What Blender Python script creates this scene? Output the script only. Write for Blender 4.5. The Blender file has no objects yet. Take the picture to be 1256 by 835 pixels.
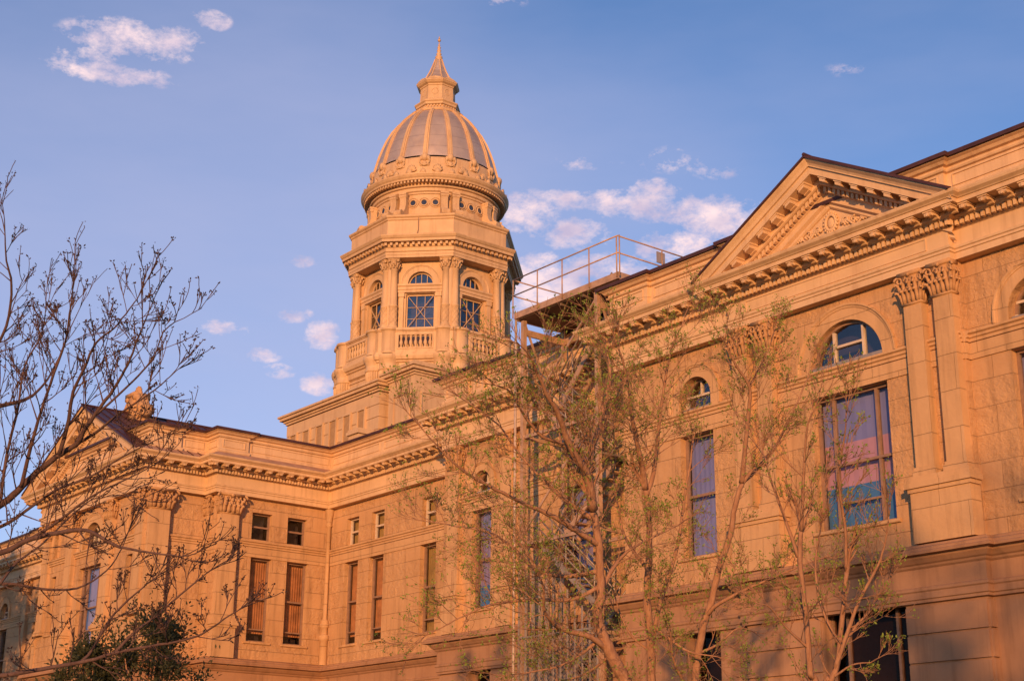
import bpy, bmesh, math, random
from math import sin, cos, pi, radians, sqrt, atan2
from mathutils import Vector, Matrix

S = bpy.context.scene
COL = S.collection

# ------------------------------------------------------------------ camera
# building axes: X runs along the wing (to the right), Y into the building, Z up
YAW, PIT, ROL, FPX = radians(38.45783), radians(18.13655), radians(.4974), 1805.2
def cam_axes():
    cp, sp = cos(PIT), sin(PIT)
    r, u, f = Vector((1, 0, 0)), Vector((0, -sp, cp)), Vector((0, cp, sp))
    cr, sr = cos(ROL), sin(ROL)
    r2 = r * cr + u * sr
    u2 = u * cr - r * sr
    c, s = cos(YAW), sin(YAW)
    M = Matrix(((s, -c, 0), (c, s, 0), (0, 0, 1)))
    return M @ r2, M @ u2, M @ f
CR, CU, CF = cam_axes()
EYE = Vector((0, 0, 1.7))
cd = bpy.data.cameras.new('camera')
cam = bpy.data.objects.new('camera', cd)
COL.objects.link(cam)
m = Matrix((CR, CU, -CF)).transposed().to_4x4()
m.translation = EYE
cam.matrix_world = m
cd.sensor_width = 36
cd.lens = FPX / 1256 * 36
cd.clip_start = .1
cd.clip_end = 6000
S.camera = cam

def ray(px, py):
    return CF + CR * ((px - 628) / FPX) - CU * ((py - 417.5) / FPX)
def at(px, py, d):            # point seen at a photo pixel, d metres away along the view axis
    return EYE + ray(px, py) * d

# ------------------------------------------------------------------ light
SUN_AZ = radians(43)          # off the facade normal, to the right
SUN_EL = radians(7.5)
to_sun = Vector((sin(SUN_AZ) * cos(SUN_EL), -cos(SUN_AZ) * cos(SUN_EL), sin(SUN_EL)))
sd = bpy.data.lights.new('sun', 'SUN')
sd.energy = 5.0
sd.angle = radians(.53)
sd.color = (1.0, .50, .19)
sun = bpy.data.objects.new('sun', sd)
COL.objects.link(sun)
sun.rotation_euler = (-to_sun).to_track_quat('-Z', 'Y').to_euler()
sun.location = (20, -20, 40)

S.view_settings.view_transform = 'Standard'
S.view_settings.look = 'None'
S.view_settings.gamma = 1
S.view_settings.use_curve_mapping = False
S.view_settings.exposure = 0.0

W = bpy.data.worlds.new('World')
S.world = W
W.use_nodes = True
wt = W.node_tree
wt.nodes.clear()
def N(nt, t, **kw):
    n = nt.nodes.new(t)
    for k, v in kw.items():
        if k.startswith('i_'):
            n.inputs[k[2:].replace('_', ' ')].default_value = v
        elif k[0] == 'n' and k[1:].isdigit():
            n.inputs[int(k[1:])].default_value = v
        else:
            setattr(n, k, v)
    return n
def L(nt, a, b):
    nt.links.new(a, b)
def MATH(nt, op, a, b=None, c=None, clamp=False):
    n = nt.nodes.new('ShaderNodeMath')
    n.operation = op
    n.use_clamp = clamp
    for i, v in enumerate((a, b, c)):
        if v is None: continue
        if isinstance(v, (int, float)): n.inputs[i].default_value = v
        else: L(nt, v, n.inputs[i])
    return n.outputs[0]

sky = N(wt, 'ShaderNodeTexSky', sky_type='NISHITA', sun_disc=False, sun_elevation=SUN_EL,
        sun_rotation=pi - SUN_AZ, altitude=1800, air_density=1.0, dust_density=.6, ozone_density=1.2)
tc = N(wt, 'ShaderNodeTexCoord')
sx = N(wt, 'ShaderNodeSeparateXYZ')
L(wt, tc.outputs['Generated'], sx.inputs[0])
az = MATH(wt, 'ARCTAN2', sx.outputs[1], sx.outputs[0])
el = MATH(wt, 'ARCSINE', sx.outputs[2])
CLOUDS = [  # photo px, py, half width, half height, amount : where each small cumulus hangs in the sky
    (650, 262, 34, 24, 1), (690, 246, 28, 12, .9), (708, 288, 38, 18, 1), (745, 250, 45, 15, .95), (800, 246, 34, 22, 1.05),
    (842, 258, 34, 16, .95), (884, 268, 46, 24, 1.1), (830, 302, 46, 18, 1), (930, 262, 24, 14, .8), (668, 352, 60, 34, 1.1), (740, 330, 50, 18, .8),
    (135, 90, 70, 12, .85), (165, 50, 75, 20, .9), (212, 46, 28, 16, .9), (256, 25, 24, 11, .8), (110, 68, 40, 10, .6),
    (392, 408, 22, 18, .95), (366, 389, 22, 9, .7), (268, 403, 36, 9, .55), (320, 436, 22, 8, .7), (342, 455, 20, 8, .6), (371, 321, 16, 7, .5),
    (390, 471, 20, 12, .85), (830, 196, 40, 14, .42), (1038, 84, 24, 8, .28), (720, 200, 40, 9, .3), (620, 2, 24, 8, .45), (880, 210, 30, 9, .35)]
mask = None
for px, py, hw, hh, am in CLOUDS:
    d = ray(px, py).normalized()
    a0, e0 = atan2(d.y, d.x), math.asin(d.z)
    sa, se = hw / FPX * 1.25 / cos(e0), hh / FPX * 1.35
    ua = MATH(wt, 'MULTIPLY', MATH(wt, 'SUBTRACT', az, a0), 1 / sa)
    ue = MATH(wt, 'MULTIPLY', MATH(wt, 'SUBTRACT', el, e0), 1 / se)
    q = MATH(wt, 'ADD', MATH(wt, 'MULTIPLY', ua, ua), MATH(wt, 'MULTIPLY', ue, ue))
    g = MATH(wt, 'MULTIPLY', MATH(wt, 'SUBTRACT', 1.0, q, clamp=True), am)
    mask = g if mask is None else MATH(wt, 'MAXIMUM', mask, g)
mp = N(wt, 'ShaderNodeMapping')
mp.inputs['Scale'].default_value = (1, 1, 1.7)
L(wt, tc.outputs['Generated'], mp.inputs[0])
n1 = N(wt, 'ShaderNodeTexNoise', i_Scale=56.0, i_Detail=9.0, i_Roughness=.68)
L(wt, mp.outputs[0], n1.inputs['Vector'])
cl = MATH(wt, 'ADD', MATH(wt, 'MULTIPLY', mask, 1.0), MATH(wt, 'MULTIPLY', MATH(wt, 'SUBTRACT', n1.outputs[0], .5), 3.3))
cl = MATH(wt, 'MULTIPLY', MATH(wt, 'SUBTRACT', cl, .22), 1.15, clamp=True)
cl = MATH(wt, 'MULTIPLY', cl, MATH(wt, 'MULTIPLY', mask, 4.0, clamp=True))
cl = MATH(wt, 'MULTIPLY', cl, .95)
# thin high veil that brightens the sky low on the left
n2 = N(wt, 'ShaderNodeTexNoise', i_Scale=3.0, i_Detail=5.0, i_Roughness=.55)
mp2 = N(wt, 'ShaderNodeMapping')
mp2.inputs['Scale'].default_value = (1, 1, 3.5)
L(wt, tc.outputs['Generated'], mp2.inputs[0])
L(wt, mp2.outputs[0], n2.inputs['Vector'])
d0 = ray(230, 440).normalized()
vu = MATH(wt, 'MULTIPLY', MATH(wt, 'SUBTRACT', az, atan2(d0.y, d0.x)), 1 / .50)
vv = MATH(wt, 'MULTIPLY', MATH(wt, 'SUBTRACT', el, math.asin(d0.z)), 1 / .30)
vq = MATH(wt, 'SUBTRACT', 1.0, MATH(wt, 'ADD', MATH(wt, 'MULTIPLY', vu, vu), MATH(wt, 'MULTIPLY', vv, vv)), clamp=True)
veil = MATH(wt, 'ADD', MATH(wt, 'MULTIPLY', vq, .48), MATH(wt, 'MULTIPLY', MATH(wt, 'SUBTRACT', n2.outputs[0], .42), .6), clamp=True)
veil = MATH(wt, 'MULTIPLY', veil, MATH(wt, 'MULTIPLY', el, 12.0, clamp=True))
n3 = N(wt, 'ShaderNodeTexNoise', i_Scale=38.0, i_Detail=4.0)
L(wt, mp.outputs[0], n3.inputs['Vector'])
CLOUD_W = N(wt, 'ShaderNodeMix', data_type='RGBA')
CLOUD_W.inputs[6].default_value = (4.0, 3.4, 4.6, 1)
CLOUD_W.inputs[7].default_value = (8.0, 6.0, 5.8, 1)
L(wt, MATH(wt, 'MULTIPLY', MATH(wt, 'SUBTRACT', n3.outputs[0], .3), 2.2, clamp=True), CLOUD_W.inputs[0])
tint = N(wt, 'ShaderNodeMix', data_type='RGBA', blend_type='MULTIPLY')
tint.inputs[0].default_value = 1.0
tint.inputs[7].default_value = (.93, 1.05, 1.42, 1)
L(wt, sky.outputs[0], tint.inputs[6])
mv = N(wt, 'ShaderNodeMix', data_type='RGBA')
mv.inputs[7].default_value = (3.6, 3.6, 5.1, 1)
L(wt, veil, mv.inputs[0]); L(wt, tint.outputs[2], mv.inputs[6])
mx = N(wt, 'ShaderNodeMix', data_type='RGBA')
L(wt, cl, mx.inputs[0]); L(wt, mv.outputs[2], mx.inputs[6]); L(wt, CLOUD_W.outputs[2], mx.inputs[7])
bg = N(wt, 'ShaderNodeBackground')
bg.inputs[1].default_value = .15
L(wt, mx.outputs[2], bg.inputs[0])
wo = N(wt, 'ShaderNodeOutputWorld')
L(wt, bg.outputs[0], wo.inputs[0])

# ------------------------------------------------------------------ materials
def new_mat(name):
    mt = bpy.data.materials.new(name)
    mt.use_nodes = True
    nt = mt.node_tree
    return mt, nt, nt.nodes['Principled BSDF']
def ramp(nt, fac, c0, c1, p0=.3, p1=.7):
    r = nt.nodes.new('ShaderNodeValToRGB')
    r.color_ramp.elements[0].position = p0
    r.color_ramp.elements[1].position = p1
    r.color_ramp.elements[0].color = (*c0, 1)
    r.color_ramp.elements[1].color = (*c1, 1)
    L(nt, fac, r.inputs[0])
    return r.outputs[0]
def mixc(nt, fac, a, b, mode='MIX'):
    n = nt.nodes.new('ShaderNodeMix')
    n.data_type = 'RGBA'
    n.blend_type = mode
    for sock, v in ((n.inputs[0], fac), (n.inputs[6], a), (n.inputs[7], b)):
        if isinstance(v, (int, float)): sock.default_value = v
        elif isinstance(v, tuple): sock.default_value = (*v, 1) if len(v) == 3 else v
        else: L(nt, v, sock)
    return n.outputs[2]
def noise(nt, vec, scale, detail=4, rough=.55):
    n = N(nt, 'ShaderNodeTexNoise', i_Scale=scale, i_Detail=detail, i_Roughness=rough)
    L(nt, vec, n.inputs['Vector'])
    return n.outputs[0]
def bump(nt, h, strength, dist, normal=None):
    b = N(nt, 'ShaderNodeBump', i_Strength=strength, i_Distance=dist)
    L(nt, h, b.inputs['Height'])
    if normal: L(nt, normal, b.inputs['Normal'])
    return b.outputs[0]
def streaks(nt, pos, sxy=2.2, sz=.16):
    mpn = N(nt, 'ShaderNodeMapping')
    mpn.inputs['Scale'].default_value = (sxy, sxy, sz)
    L(nt, pos, mpn.inputs[0])
    return noise(nt, mpn.outputs[0], 1.6, 5, .6)

def stone_mat(name, c_lo, c_hi, block=None, rock=1.0, grime=.35, rough=.9):
    mt, nt, bs = new_mat(name)
    g = N(nt, 'ShaderNodeNewGeometry')
    pos = g.outputs['Position']
    big = noise(nt, pos, .55, 5, .6)
    fine = noise(nt, pos, 9, 6, .65)
    col = ramp(nt, big, c_lo, c_hi, .32, .68)
    col = mixc(nt, MATH(nt, 'MULTIPLY', fine, .22), col, tuple(v * .62 for v in c_lo))
    h = MATH(nt, 'ADD', MATH(nt, 'MULTIPLY', noise(nt, pos, 4.0, 6, .6), 1.0), MATH(nt, 'MULTIPLY', fine, .35))
    nrm = None
    if block:
        bw, bh = block
        s = N(nt, 'ShaderNodeSeparateXYZ'); L(nt, pos, s.inputs[0])
        c = N(nt, 'ShaderNodeCombineXYZ')
        L(nt, MATH(nt, 'ADD', s.outputs[0], s.outputs[1]), c.inputs[0]); L(nt, s.outputs[2], c.inputs[1])
        # wobble so that joints are not ruler-straight
        wn = N(nt, 'ShaderNodeTexNoise', i_Scale=1.3, i_Detail=3.0)
        L(nt, pos, wn.inputs['Vector'])
        wv = N(nt, 'ShaderNodeVectorMath', operation='SCALE'); wv.inputs['Scale'].default_value = .035
        L(nt, wn.outputs['Color'], wv.inputs[0])
        wa = N(nt, 'ShaderNodeVectorMath', operation='ADD')
        L(nt, c.outputs[0], wa.inputs[0]); L(nt, wv.outputs[0], wa.inputs[1])
        b = N(nt, 'ShaderNodeTexBrick', offset=.5, squash=1.0)
        b.inputs['Scale'].default_value = 1.0
        b.inputs['Brick Width'].default_value = bw
        b.inputs['Row Height'].default_value = bh
        b.inputs['Mortar Size'].default_value = .008
        b.inputs['Mortar Smooth'].default_value = .6
        b.inputs['Bias'].default_value = 0.0
        b.inputs['Color1'].default_value = (.2, .2, .2, 1)
        b.inputs['Color2'].default_value = (1, 1, 1, 1)
        b.inputs['Mortar'].default_value = (.5, .5, .5, 1)
        L(nt, wa.outputs[0], b.inputs['Vector'])
        tone = N(nt, 'ShaderNodeRGBToBW'); L(nt, b.outputs['Color'], tone.inputs[0])
        col = mixc(nt, MATH(nt, 'MULTIPLY', tone.outputs[0], .24), col, tuple(min(1, v * 1.25) for v in c_hi))
        col = mixc(nt, MATH(nt, 'MULTIPLY', b.outputs['Fac'], .28), col, tuple(v * .45 for v in c_lo))
        # only some blocks are left rock-faced
        rk = MATH(nt, 'MULTIPLY', MATH(nt, 'GREATER_THAN', tone.outputs[0], .52), 1.0)
        edge = MATH(nt, 'MULTIPLY', MATH(nt, 'SUBTRACT', 1.0, b.outputs['Fac']), .9)
        rough_h = noise(nt, pos, 2.6, 8, .68)
        amp = MATH(nt, 'ADD', MATH(nt, 'MULTIPLY', rk, .9), .25)
        h = MATH(nt, 'ADD', MATH(nt, 'MULTIPLY', h, .35), MATH(nt, 'ADD', edge, MATH(nt, 'MULTIPLY', MATH(nt, 'MULTIPLY', rough_h, amp), 2.6 * rock)))
        nrm = bump(nt, h, .8, .055)
    else:
        nrm = bump(nt, h, .35 * rock, .02)
    st = streaks(nt, pos)
    col = mixc(nt, MATH(nt, 'MULTIPLY', MATH(nt, 'SUBTRACT', st, .5, clamp=True), grime * 4), col, tuple(v * .5 for v in c_lo))
    L(nt, col, bs.inputs['Base Color'])
    L(nt, nrm, bs.inputs['Normal'])
    bs.inputs['Roughness'].default_value = rough
    bs.inputs['Specular IOR Level'].default_value = .25
    return mt

def paint_mat(name, c, var=.12, grime=.18, rough=.6, bstr=.15):
    mt, nt, bs = new_mat(name)
    g = N(nt, 'ShaderNodeNewGeometry')
    pos = g.outputs['Position']
    col = ramp(nt, noise(nt, pos, .8, 5, .6), tuple(v * (1 - var) for v in c), tuple(min(1, v * (1 + var)) for v in c), .3, .7)
    st = streaks(nt, pos, 3.0, .22)
    col = mixc(nt, MATH(nt, 'MULTIPLY', MATH(nt, 'SUBTRACT', st, .5, clamp=True), grime * 5), col, (c[0] * .55, c[1] * .45, c[2] * .38))
    fine = noise(nt, pos, 14, 5, .6)
    col = mixc(nt, MATH(nt, 'MULTIPLY', fine, .15), col, tuple(v * .7 for v in c))
    L(nt, col, bs.inputs['Base Color'])
    L(nt, bump(nt, fine, bstr, .01), bs.inputs['Normal'])
    bs.inputs['Roughness'].default_value = rough
    bs.inputs['Specular IOR Level'].default_value = .3
    return mt

def plain_mat(name, c, rough=.6, metal=0.0, var=.15, scale=6.0, spec=.4):
    mt, nt, bs = new_mat(name)
    g = N(nt, 'ShaderNodeNewGeometry')
    v = noise(nt, g.outputs['Position'], scale, 5, .6)
    col = ramp(nt, v, tuple(x * (1 - var) for x in c), tuple(min(1, x * (1 + var)) for x in c))
    L(nt, col, bs.inputs['Base Color'])
    bs.inputs['Roughness'].default_value = rough
    bs.inputs['Metallic'].default_value = metal
    bs.inputs['Specular IOR Level'].default_value = spec
    return mt

def glass_mat(name, tintc=(.75, .78, .85), refl=1.0, base=.045):
    mt = bpy.data.materials.new(name)
    mt.use_nodes = True
    nt = mt.node_tree
    nt.nodes.clear()
    o = N(nt, 'ShaderNodeOutputMaterial')
    tr = N(nt, 'ShaderNodeBsdfTransparent'); tr.inputs[0].default_value = (*tintc, 1)
    gl = N(nt, 'ShaderNodeBsdfGlossy'); gl.inputs['Roughness'].default_value = .02
    gl.inputs[0].default_value = (refl, refl, refl, 1)
    lw = N(nt, 'ShaderNodeLayerWeight', i_Blend=.5)
    ge = N(nt, 'ShaderNodeNewGeometry')
    wob = noise(nt, ge.outputs['Position'], 1.1, 2, .5)
    bn = bump(nt, MATH(nt, 'ADD', wob, MATH(nt, 'MULTIPLY', noise(nt, ge.outputs['Position'], 5.0, 3, .6), .25)), .32, .05)
    L(nt, bn, gl.inputs['Normal'])
    mxs = N(nt, 'ShaderNodeMixShader')
    fz = MATH(nt, 'POWER', lw.outputs['Facing'], 4.0)
    L(nt, MATH(nt, 'ADD', MATH(nt, 'MULTIPLY', fz, .8), base, clamp=True), mxs.inputs[0])
    L(nt, tr.outputs[0], mxs.inputs[1]); L(nt, gl.outputs[0], mxs.inputs[2])
    L(nt, mxs.outputs[0], o.inputs[0])
    return mt

MT = dict(
    ashlar=stone_mat('rock_faced_sandstone', (.455, .252, .120), (.56, .325, .162), (1.15, .61), 1.0, .6),
    stone=stone_mat('smooth_sandstone', (.47, .268, .128), (.57, .342, .174), (1.45, .83), .12, .6),
    base=stone_mat('basement_sandstone', (.34, .178, .098), (.43, .235, .13), None, 1.2, .6),
    carved=stone_mat('carved_sandstone', (.42, .225, .105), (.53, .305, .15), None, 1.6, .5),
    paint=paint_mat('cream_cornice_paint', (.63, .415, .235), .12, .40),
    tower=paint_mat('cream_tower_paint', (.57, .37, .205), .12, .42),
    roof=plain_mat('brown_metal_roof', (.085, .034, .030), .45, .3, .3, 2.0),
    flash=plain_mat('rusty_ledge_flashing', (.42, .235, .15), .7, 0, .25, 3.0),
    dome=None,
    wood=plain_mat('brown_window_wood', (.26, .150, .095), .55, 0, .2),
    white=plain_mat('pale_window_wood', (.56, .43, .31), .5, 0, .1),
    grey=plain_mat('grey_sill_paint', (.23, .20, .20), .6, 0, .15),
    glass=glass_mat('window_glass'),
    glass_up=glass_mat('sky_reflecting_glass', base=.13),
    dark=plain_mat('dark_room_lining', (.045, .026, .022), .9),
    glass_low=glass_mat('dim_basement_glass', (.62, .52, .48), .6, .012),
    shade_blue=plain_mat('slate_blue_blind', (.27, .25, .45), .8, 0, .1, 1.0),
    shade_pink=plain_mat('dusty_pink_blind', (.64, .30, .31), .8, 0, .1, 1.0),
    sky_reflect_teal=plain_mat('sky_reflection_blue', (.075, .21, .40), .8, 0, .1, 1.0),  # colour stands in for sky mirrored in the lower sash
    shade_rust=plain_mat('rust_brown_curtain', (.50, .19, .06), .85, 0, .35, 2.5),
    shade_gold=plain_mat('ochre_curtain', (.38, .22, .06), .85, 0, .25, 2.0),
    shade_lav=plain_mat('lavender_blind', (.36, .27, .40), .85, 0, .12, 1.0),
    steel=plain_mat('tan_painted_steel', (.42, .26, .165), .5, .1, .25, 4.0),
    galv=plain_mat('galvanised_steel', (.30, .235, .19), .55, .3, .2, 5.0),
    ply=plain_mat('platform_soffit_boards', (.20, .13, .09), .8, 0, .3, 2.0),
    plate=plain_mat('grey_sign_plate', (.25, .22, .24), .6),
)
def dome_mat():
    mt, nt, bs = new_mat('weathered_dome_sheet_metal')
    g = N(nt, 'ShaderNodeNewGeometry')
    pos = g.outputs['Position']
    v = noise(nt, pos, .9, 5, .6)
    col = ramp(nt, v, (.52, .39, .31), (.68, .52, .41), .3, .7)
    s = N(nt, 'ShaderNodeSeparateXYZ'); L(nt, pos, s.inputs[0])
    wv = MATH(nt, 'FRACT', MATH(nt, 'MULTIPLY', s.outputs[2], 1.45))
    seam = MATH(nt, 'LESS_THAN', wv, .045)
    col = mixc(nt, MATH(nt, 'MULTIPLY', seam, .35), col, (.16, .11, .09))
    L(nt, col, bs.inputs['Base Color'])
    bs.inputs['Metallic'].default_value = .68
    L(nt, MATH(nt, 'ADD', MATH(nt, 'MULTIPLY', noise(nt, pos, 3.0, 4), .24), .42), bs.inputs['Roughness'])
    L(nt, bump(nt, noise(nt, pos, 2.2, 4), .25, .05), bs.inputs['Normal'])
    return mt
MT['dome'] = dome_mat()

# ------------------------------------------------------------------ mesh builder
class MB:
    def __init__(s): s.v = []; s.f = []
    def add(s, vs, fs):
        b = len(s.v)
        s.v += [tuple(p) for p in vs]
        s.f += [tuple(b + i for i in f) for f in fs]
        return s
    def poly(s, *vs): return s.add(vs, [tuple(range(len(vs)))])
    def box(s, x0, x1, y0, y1, z0, z1):
        return s.add([(x0, y0, z0), (x1, y0, z0), (x1, y1, z0), (x0, y1, z0), (x0, y0, z1), (x1, y0, z1), (x1, y1, z1), (x0, y1, z1)],
                     [(3, 2, 1, 0), (4, 5, 6, 7), (0, 1, 5, 4), (1, 2, 6, 5), (2, 3, 7, 6), (3, 0, 4, 7)])
    def boxP(s, P, u0, u1, z0, z1, o0, o1):     # box in wall coordinates
        c = [P(u, z, o) for o in (o0, o1) for u, z in ((u0, z0), (u1, z0), (u1, z1), (u0, z1))]
        return s.add(c, [(0, 1, 2, 3), (7, 6, 5, 4), (0, 4, 5, 1), (1, 5, 6, 2), (2, 6, 7, 3), (3, 7, 4, 0)])
    def bar(s, a, b, w, h=None, up=Vector((0, 0, 1))):    # square bar from a to b
        a, b = Vector(a), Vector(b); h = h or w
        d = (b - a).normalized()
        if abs(d.dot(up)) > .98: up = Vector((1, 0, 0))
        r = d.cross(up).normalized(); u = r.cross(d)
        r *= w / 2; u *= h / 2
        c = [p + r * i + u * j for p in (a, b) for i, j in ((-1, -1), (1, -1), (1, 1), (-1, 1))]
        return s.add(c, [(3, 2, 1, 0), (4, 5, 6, 7), (0, 1, 5, 4), (1, 2, 6, 5), (2, 3, 7, 6), (3, 0, 4, 7)])
    def tube(s, pts, rad, n=6, cap=True):
        pts = [Vector(p) for p in pts]
        if isinstance(rad, (int, float)): rad = [rad] * len(pts)
        k = len(pts)
        t = (pts[1] - pts[0]).normalized()
        ref = Vector((0, 0, 1)) if abs(t.z) < .9 else Vector((1, 0, 0))
        r = t.cross(ref).normalized()
        vs = []
        for i in range(k):
            t = (pts[min(i + 1, k - 1)] - pts[max(i - 1, 0)])
            if t.length < 1e-9: t = Vector((0, 0, 1))
            t.normalize()
            r = (r - t * r.dot(t))
            if r.length < 1e-6: r = t.orthogonal()
            r.normalize()
            b = t.cross(r)
            for j in range(n):
                a = 2 * pi * j / n
                vs.append(pts[i] + (r * cos(a) + b * sin(a)) * rad[i])
        fs = [(i * n + j, i * n + (j + 1) % n, (i + 1) * n + (j + 1) % n, (i + 1) * n + j) for i in range(k - 1) for j in range(n)]
        if cap:
            fs.append(tuple(range(n - 1, -1, -1))); fs.append(tuple((k - 1) * n + j for j in range(n)))
        return s.add(vs, fs)
    def lathe(s, prof, c, n, phase=0.0, cap=False):
        cx, cy, cz = c
        vs = [(cx + r * cos(phase + 2 * pi * j / n), cy + r * sin(phase + 2 * pi * j / n), cz + z) for r, z in prof for j in range(n)]
        k = len(prof)
        fs = [(i * n + j, i * n + (j + 1) % n, (i + 1) * n + (j + 1) % n, (i + 1) * n + j) for i in range(k - 1) for j in range(n)]
        if cap:
            fs.append(tuple(range(n - 1, -1, -1))); fs.append(tuple((k - 1) * n + j for j in range(n)))
        return s.add(vs, fs)
    def prismP(s, P, poly, u0, u1):            # polygon in (o, z), extruded along u
        k = len(poly)
        vs = [P(u, z, o) for u in (u0, u1) for o, z in poly]
        fs = [tuple(range(k)), tuple(range(2 * k - 1, k - 1, -1))] + [(i, k + i, k + (i + 1) % k, (i + 1) % k) for i in range(k)]
        return s.add(vs, fs)
    def sphere(s, c, r, n=8, m=5, sq=(1, 1, 1)):
        prof = []
        vs = []
        for i in range(m + 1):
            a = -pi / 2 + pi * i / m
            for j in range(n):
                b = 2 * pi * j / n
                vs.append((c[0] + r * sq[0] * cos(a) * cos(b), c[1] + r * sq[1] * cos(a) * sin(b), c[2] + r * sq[2] * sin(a)))
        fs = [(i * n + j, i * n + (j + 1) % n, (i + 1) * n + (j + 1) % n, (i + 1) * n + j) for i in range(m) for j in range(n)]
        return s.add(vs, fs)
    def xf(s, M):
        s.v = [tuple(M @ Vector(p)) for p in s.v]
        return s

def obj(name, mb, mat, parent=None, smooth=False, loc=None, rotz=0.0, angle=None):
    """one mesh object; mesh vertices are in world axes unless loc is given (then local to loc)"""
    me = bpy.data.meshes.new(name)
    me.from_pydata(mb.v, [], mb.f)
    me.validate()
    me.materials.append(MT[mat] if isinstance(mat, str) else mat)
    if smooth:
        for p in me.polygons: p.use_smooth = True
    o = bpy.data.objects.new(name, me)
    COL.objects.link(o)
    put(o, parent, loc, rotz)
    return o
ORIG = {}
def put(o, parent, loc=None, rotz=0.0):
    base = Vector(ORIG.get(parent.name, (0, 0, 0))) if parent else Vector()
    w = Vector(loc) if loc else Vector()
    o.location = w - base
    o.rotation_euler = (0, 0, rotz)
    o.parent = parent
    ORIG[o.name] = tuple(w)
def thing(name, label, cat, loc=(0, 0, 0), group=None):
    o = bpy.data.objects.new(name, None)
    COL.objects.link(o)
    o.location = loc
    o['label'] = label; o['category'] = cat
    if group: o['group'] = group
    ORIG[o.name] = tuple(loc)
    return o
def struct(o, kind='structure'):
    o['kind'] = kind
    return o
def link_copy(o, parent, loc, rotz=0.0):
    """another part with the same mesh (and the same sub-parts), for shapes built around their own origin"""
    c = o.copy(); COL.objects.link(c)
    put(c, parent, loc, rotz)
    for ch in list(o.children):
        d = ch.copy(); COL.objects.link(d); d.parent = c
    return c

# wall coordinate frames: P(u, z, o) with o = distance out of the wall face
def PA(Y): return lambda u, z, o=0.0: (u, Y - o, z)          # faces the lawn
def PR(X): return lambda u, z, o=0.0: (X + o, u, z)          # faces right
def PL(X): return lambda u, z, o=0.0: (X - o, u, z)          # faces left

def wall(mb, P, u0, u1, z0, z1, ops, depth=.34):
    """wall face with openings (ua, ub, za, zs, rise): rectangle za..zs, plus an arch of that rise"""
    us = sorted({u0, u1, *[a for o in ops for a in o[:2]]})
    zs = sorted({z0, z1, *[o[2] for o in ops], *[o[3] for o in ops], *[o[3] + o[4] for o in ops]})
    us = [u for u in us if u0 - 1e-6 <= u <= u1 + 1e-6]; zs = [z for z in zs if z0 - 1e-6 <= z <= z1 + 1e-6]
    for i in range(len(us) - 1):
        for j in range(len(zs) - 1):
            uc, zc = (us[i] + us[i + 1]) / 2, (zs[j] + zs[j + 1]) / 2
            if any(o[0] < uc < o[1] and o[2] < zc < o[3] + o[4] for o in ops): continue
            mb.poly(P(us[i], zs[j]), P(us[i + 1], zs[j]), P(us[i + 1], zs[j + 1]), P(us[i], zs[j + 1]))
    for ua, ub, za, zp, rise in ops:
        c = [(ua, zp), (ua, za), (ub, za), (ub, zp)]
        if rise:
            r = (ub - ua) / 2; uc = (ua + ub) / 2; n = 20
            arc = [(uc + r * cos(pi * k / n), zp + rise * sin(pi * k / n)) for k in range(n + 1)]
            for k in range(n):
                a, b = arc[k], arc[k + 1]
                mb.poly(P(*a), P(a[0], zp + rise), P(b[0], zp + rise), P(*b))
            c = c[1:3] + arc[:-1] + [arc[-1]]
            c = [(ua, za), (ub, za)] + arc
        for k in range(len(c)):
            a, b = c[k], c[(k + 1) % len(c)]
            mb.poly(P(*a), P(*b), P(*b, -depth), P(*a, -depth))

def miter(path, o):
    out = []
    k = len(path)
    for i in range(k):
        p = Vector(path[i])
        ns = []
        for a, b in ((i - 1, i), (i, i + 1)):
            if a < 0 or b >= k: continue
            d = (Vector(path[b]) - Vector(path[a])).normalized()
            ns.append(Vector((-d.y, d.x)))
        if len(ns) == 1: out.append(p + ns[0] * o)
        else: out.append(p + (ns[0] + ns[1]) * (o / (1 + ns[0].dot(ns[1]))))
    return out
def sweep(mb, path, prof):
    rows = [[(q.x, q.y, z) for q in miter(path, o)] for o, z in prof]
    k = len(path)
    b = [p for r in rows for p in r]
    fs = [(i * k + j, i * k + j + 1, (i + 1) * k + j + 1, (i + 1) * k + j) for i in range(len(rows) - 1) for j in range(k - 1)]
    mb.add(b, fs)
def edges_at(path, o):
    """for each edge of the path: a frame P(u, z, o) with u = metres along the edge, and the u-range free at offset o"""
    q = miter(path, o)
    for i in range(len(path) - 1):
        p, e = Vector(path[i]), Vector(path[i + 1])
        d = (e - p).normalized(); n = Vector((-d.y, d.x))
        def P(u, z, oo=0.0, p=p, d=d, n=n):
            w = p + d * u + n * oo
            return (w.x, w.y, z)
        yield P, (q[i] - p).dot(d), (q[i + 1] - p).dot(d)

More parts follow.
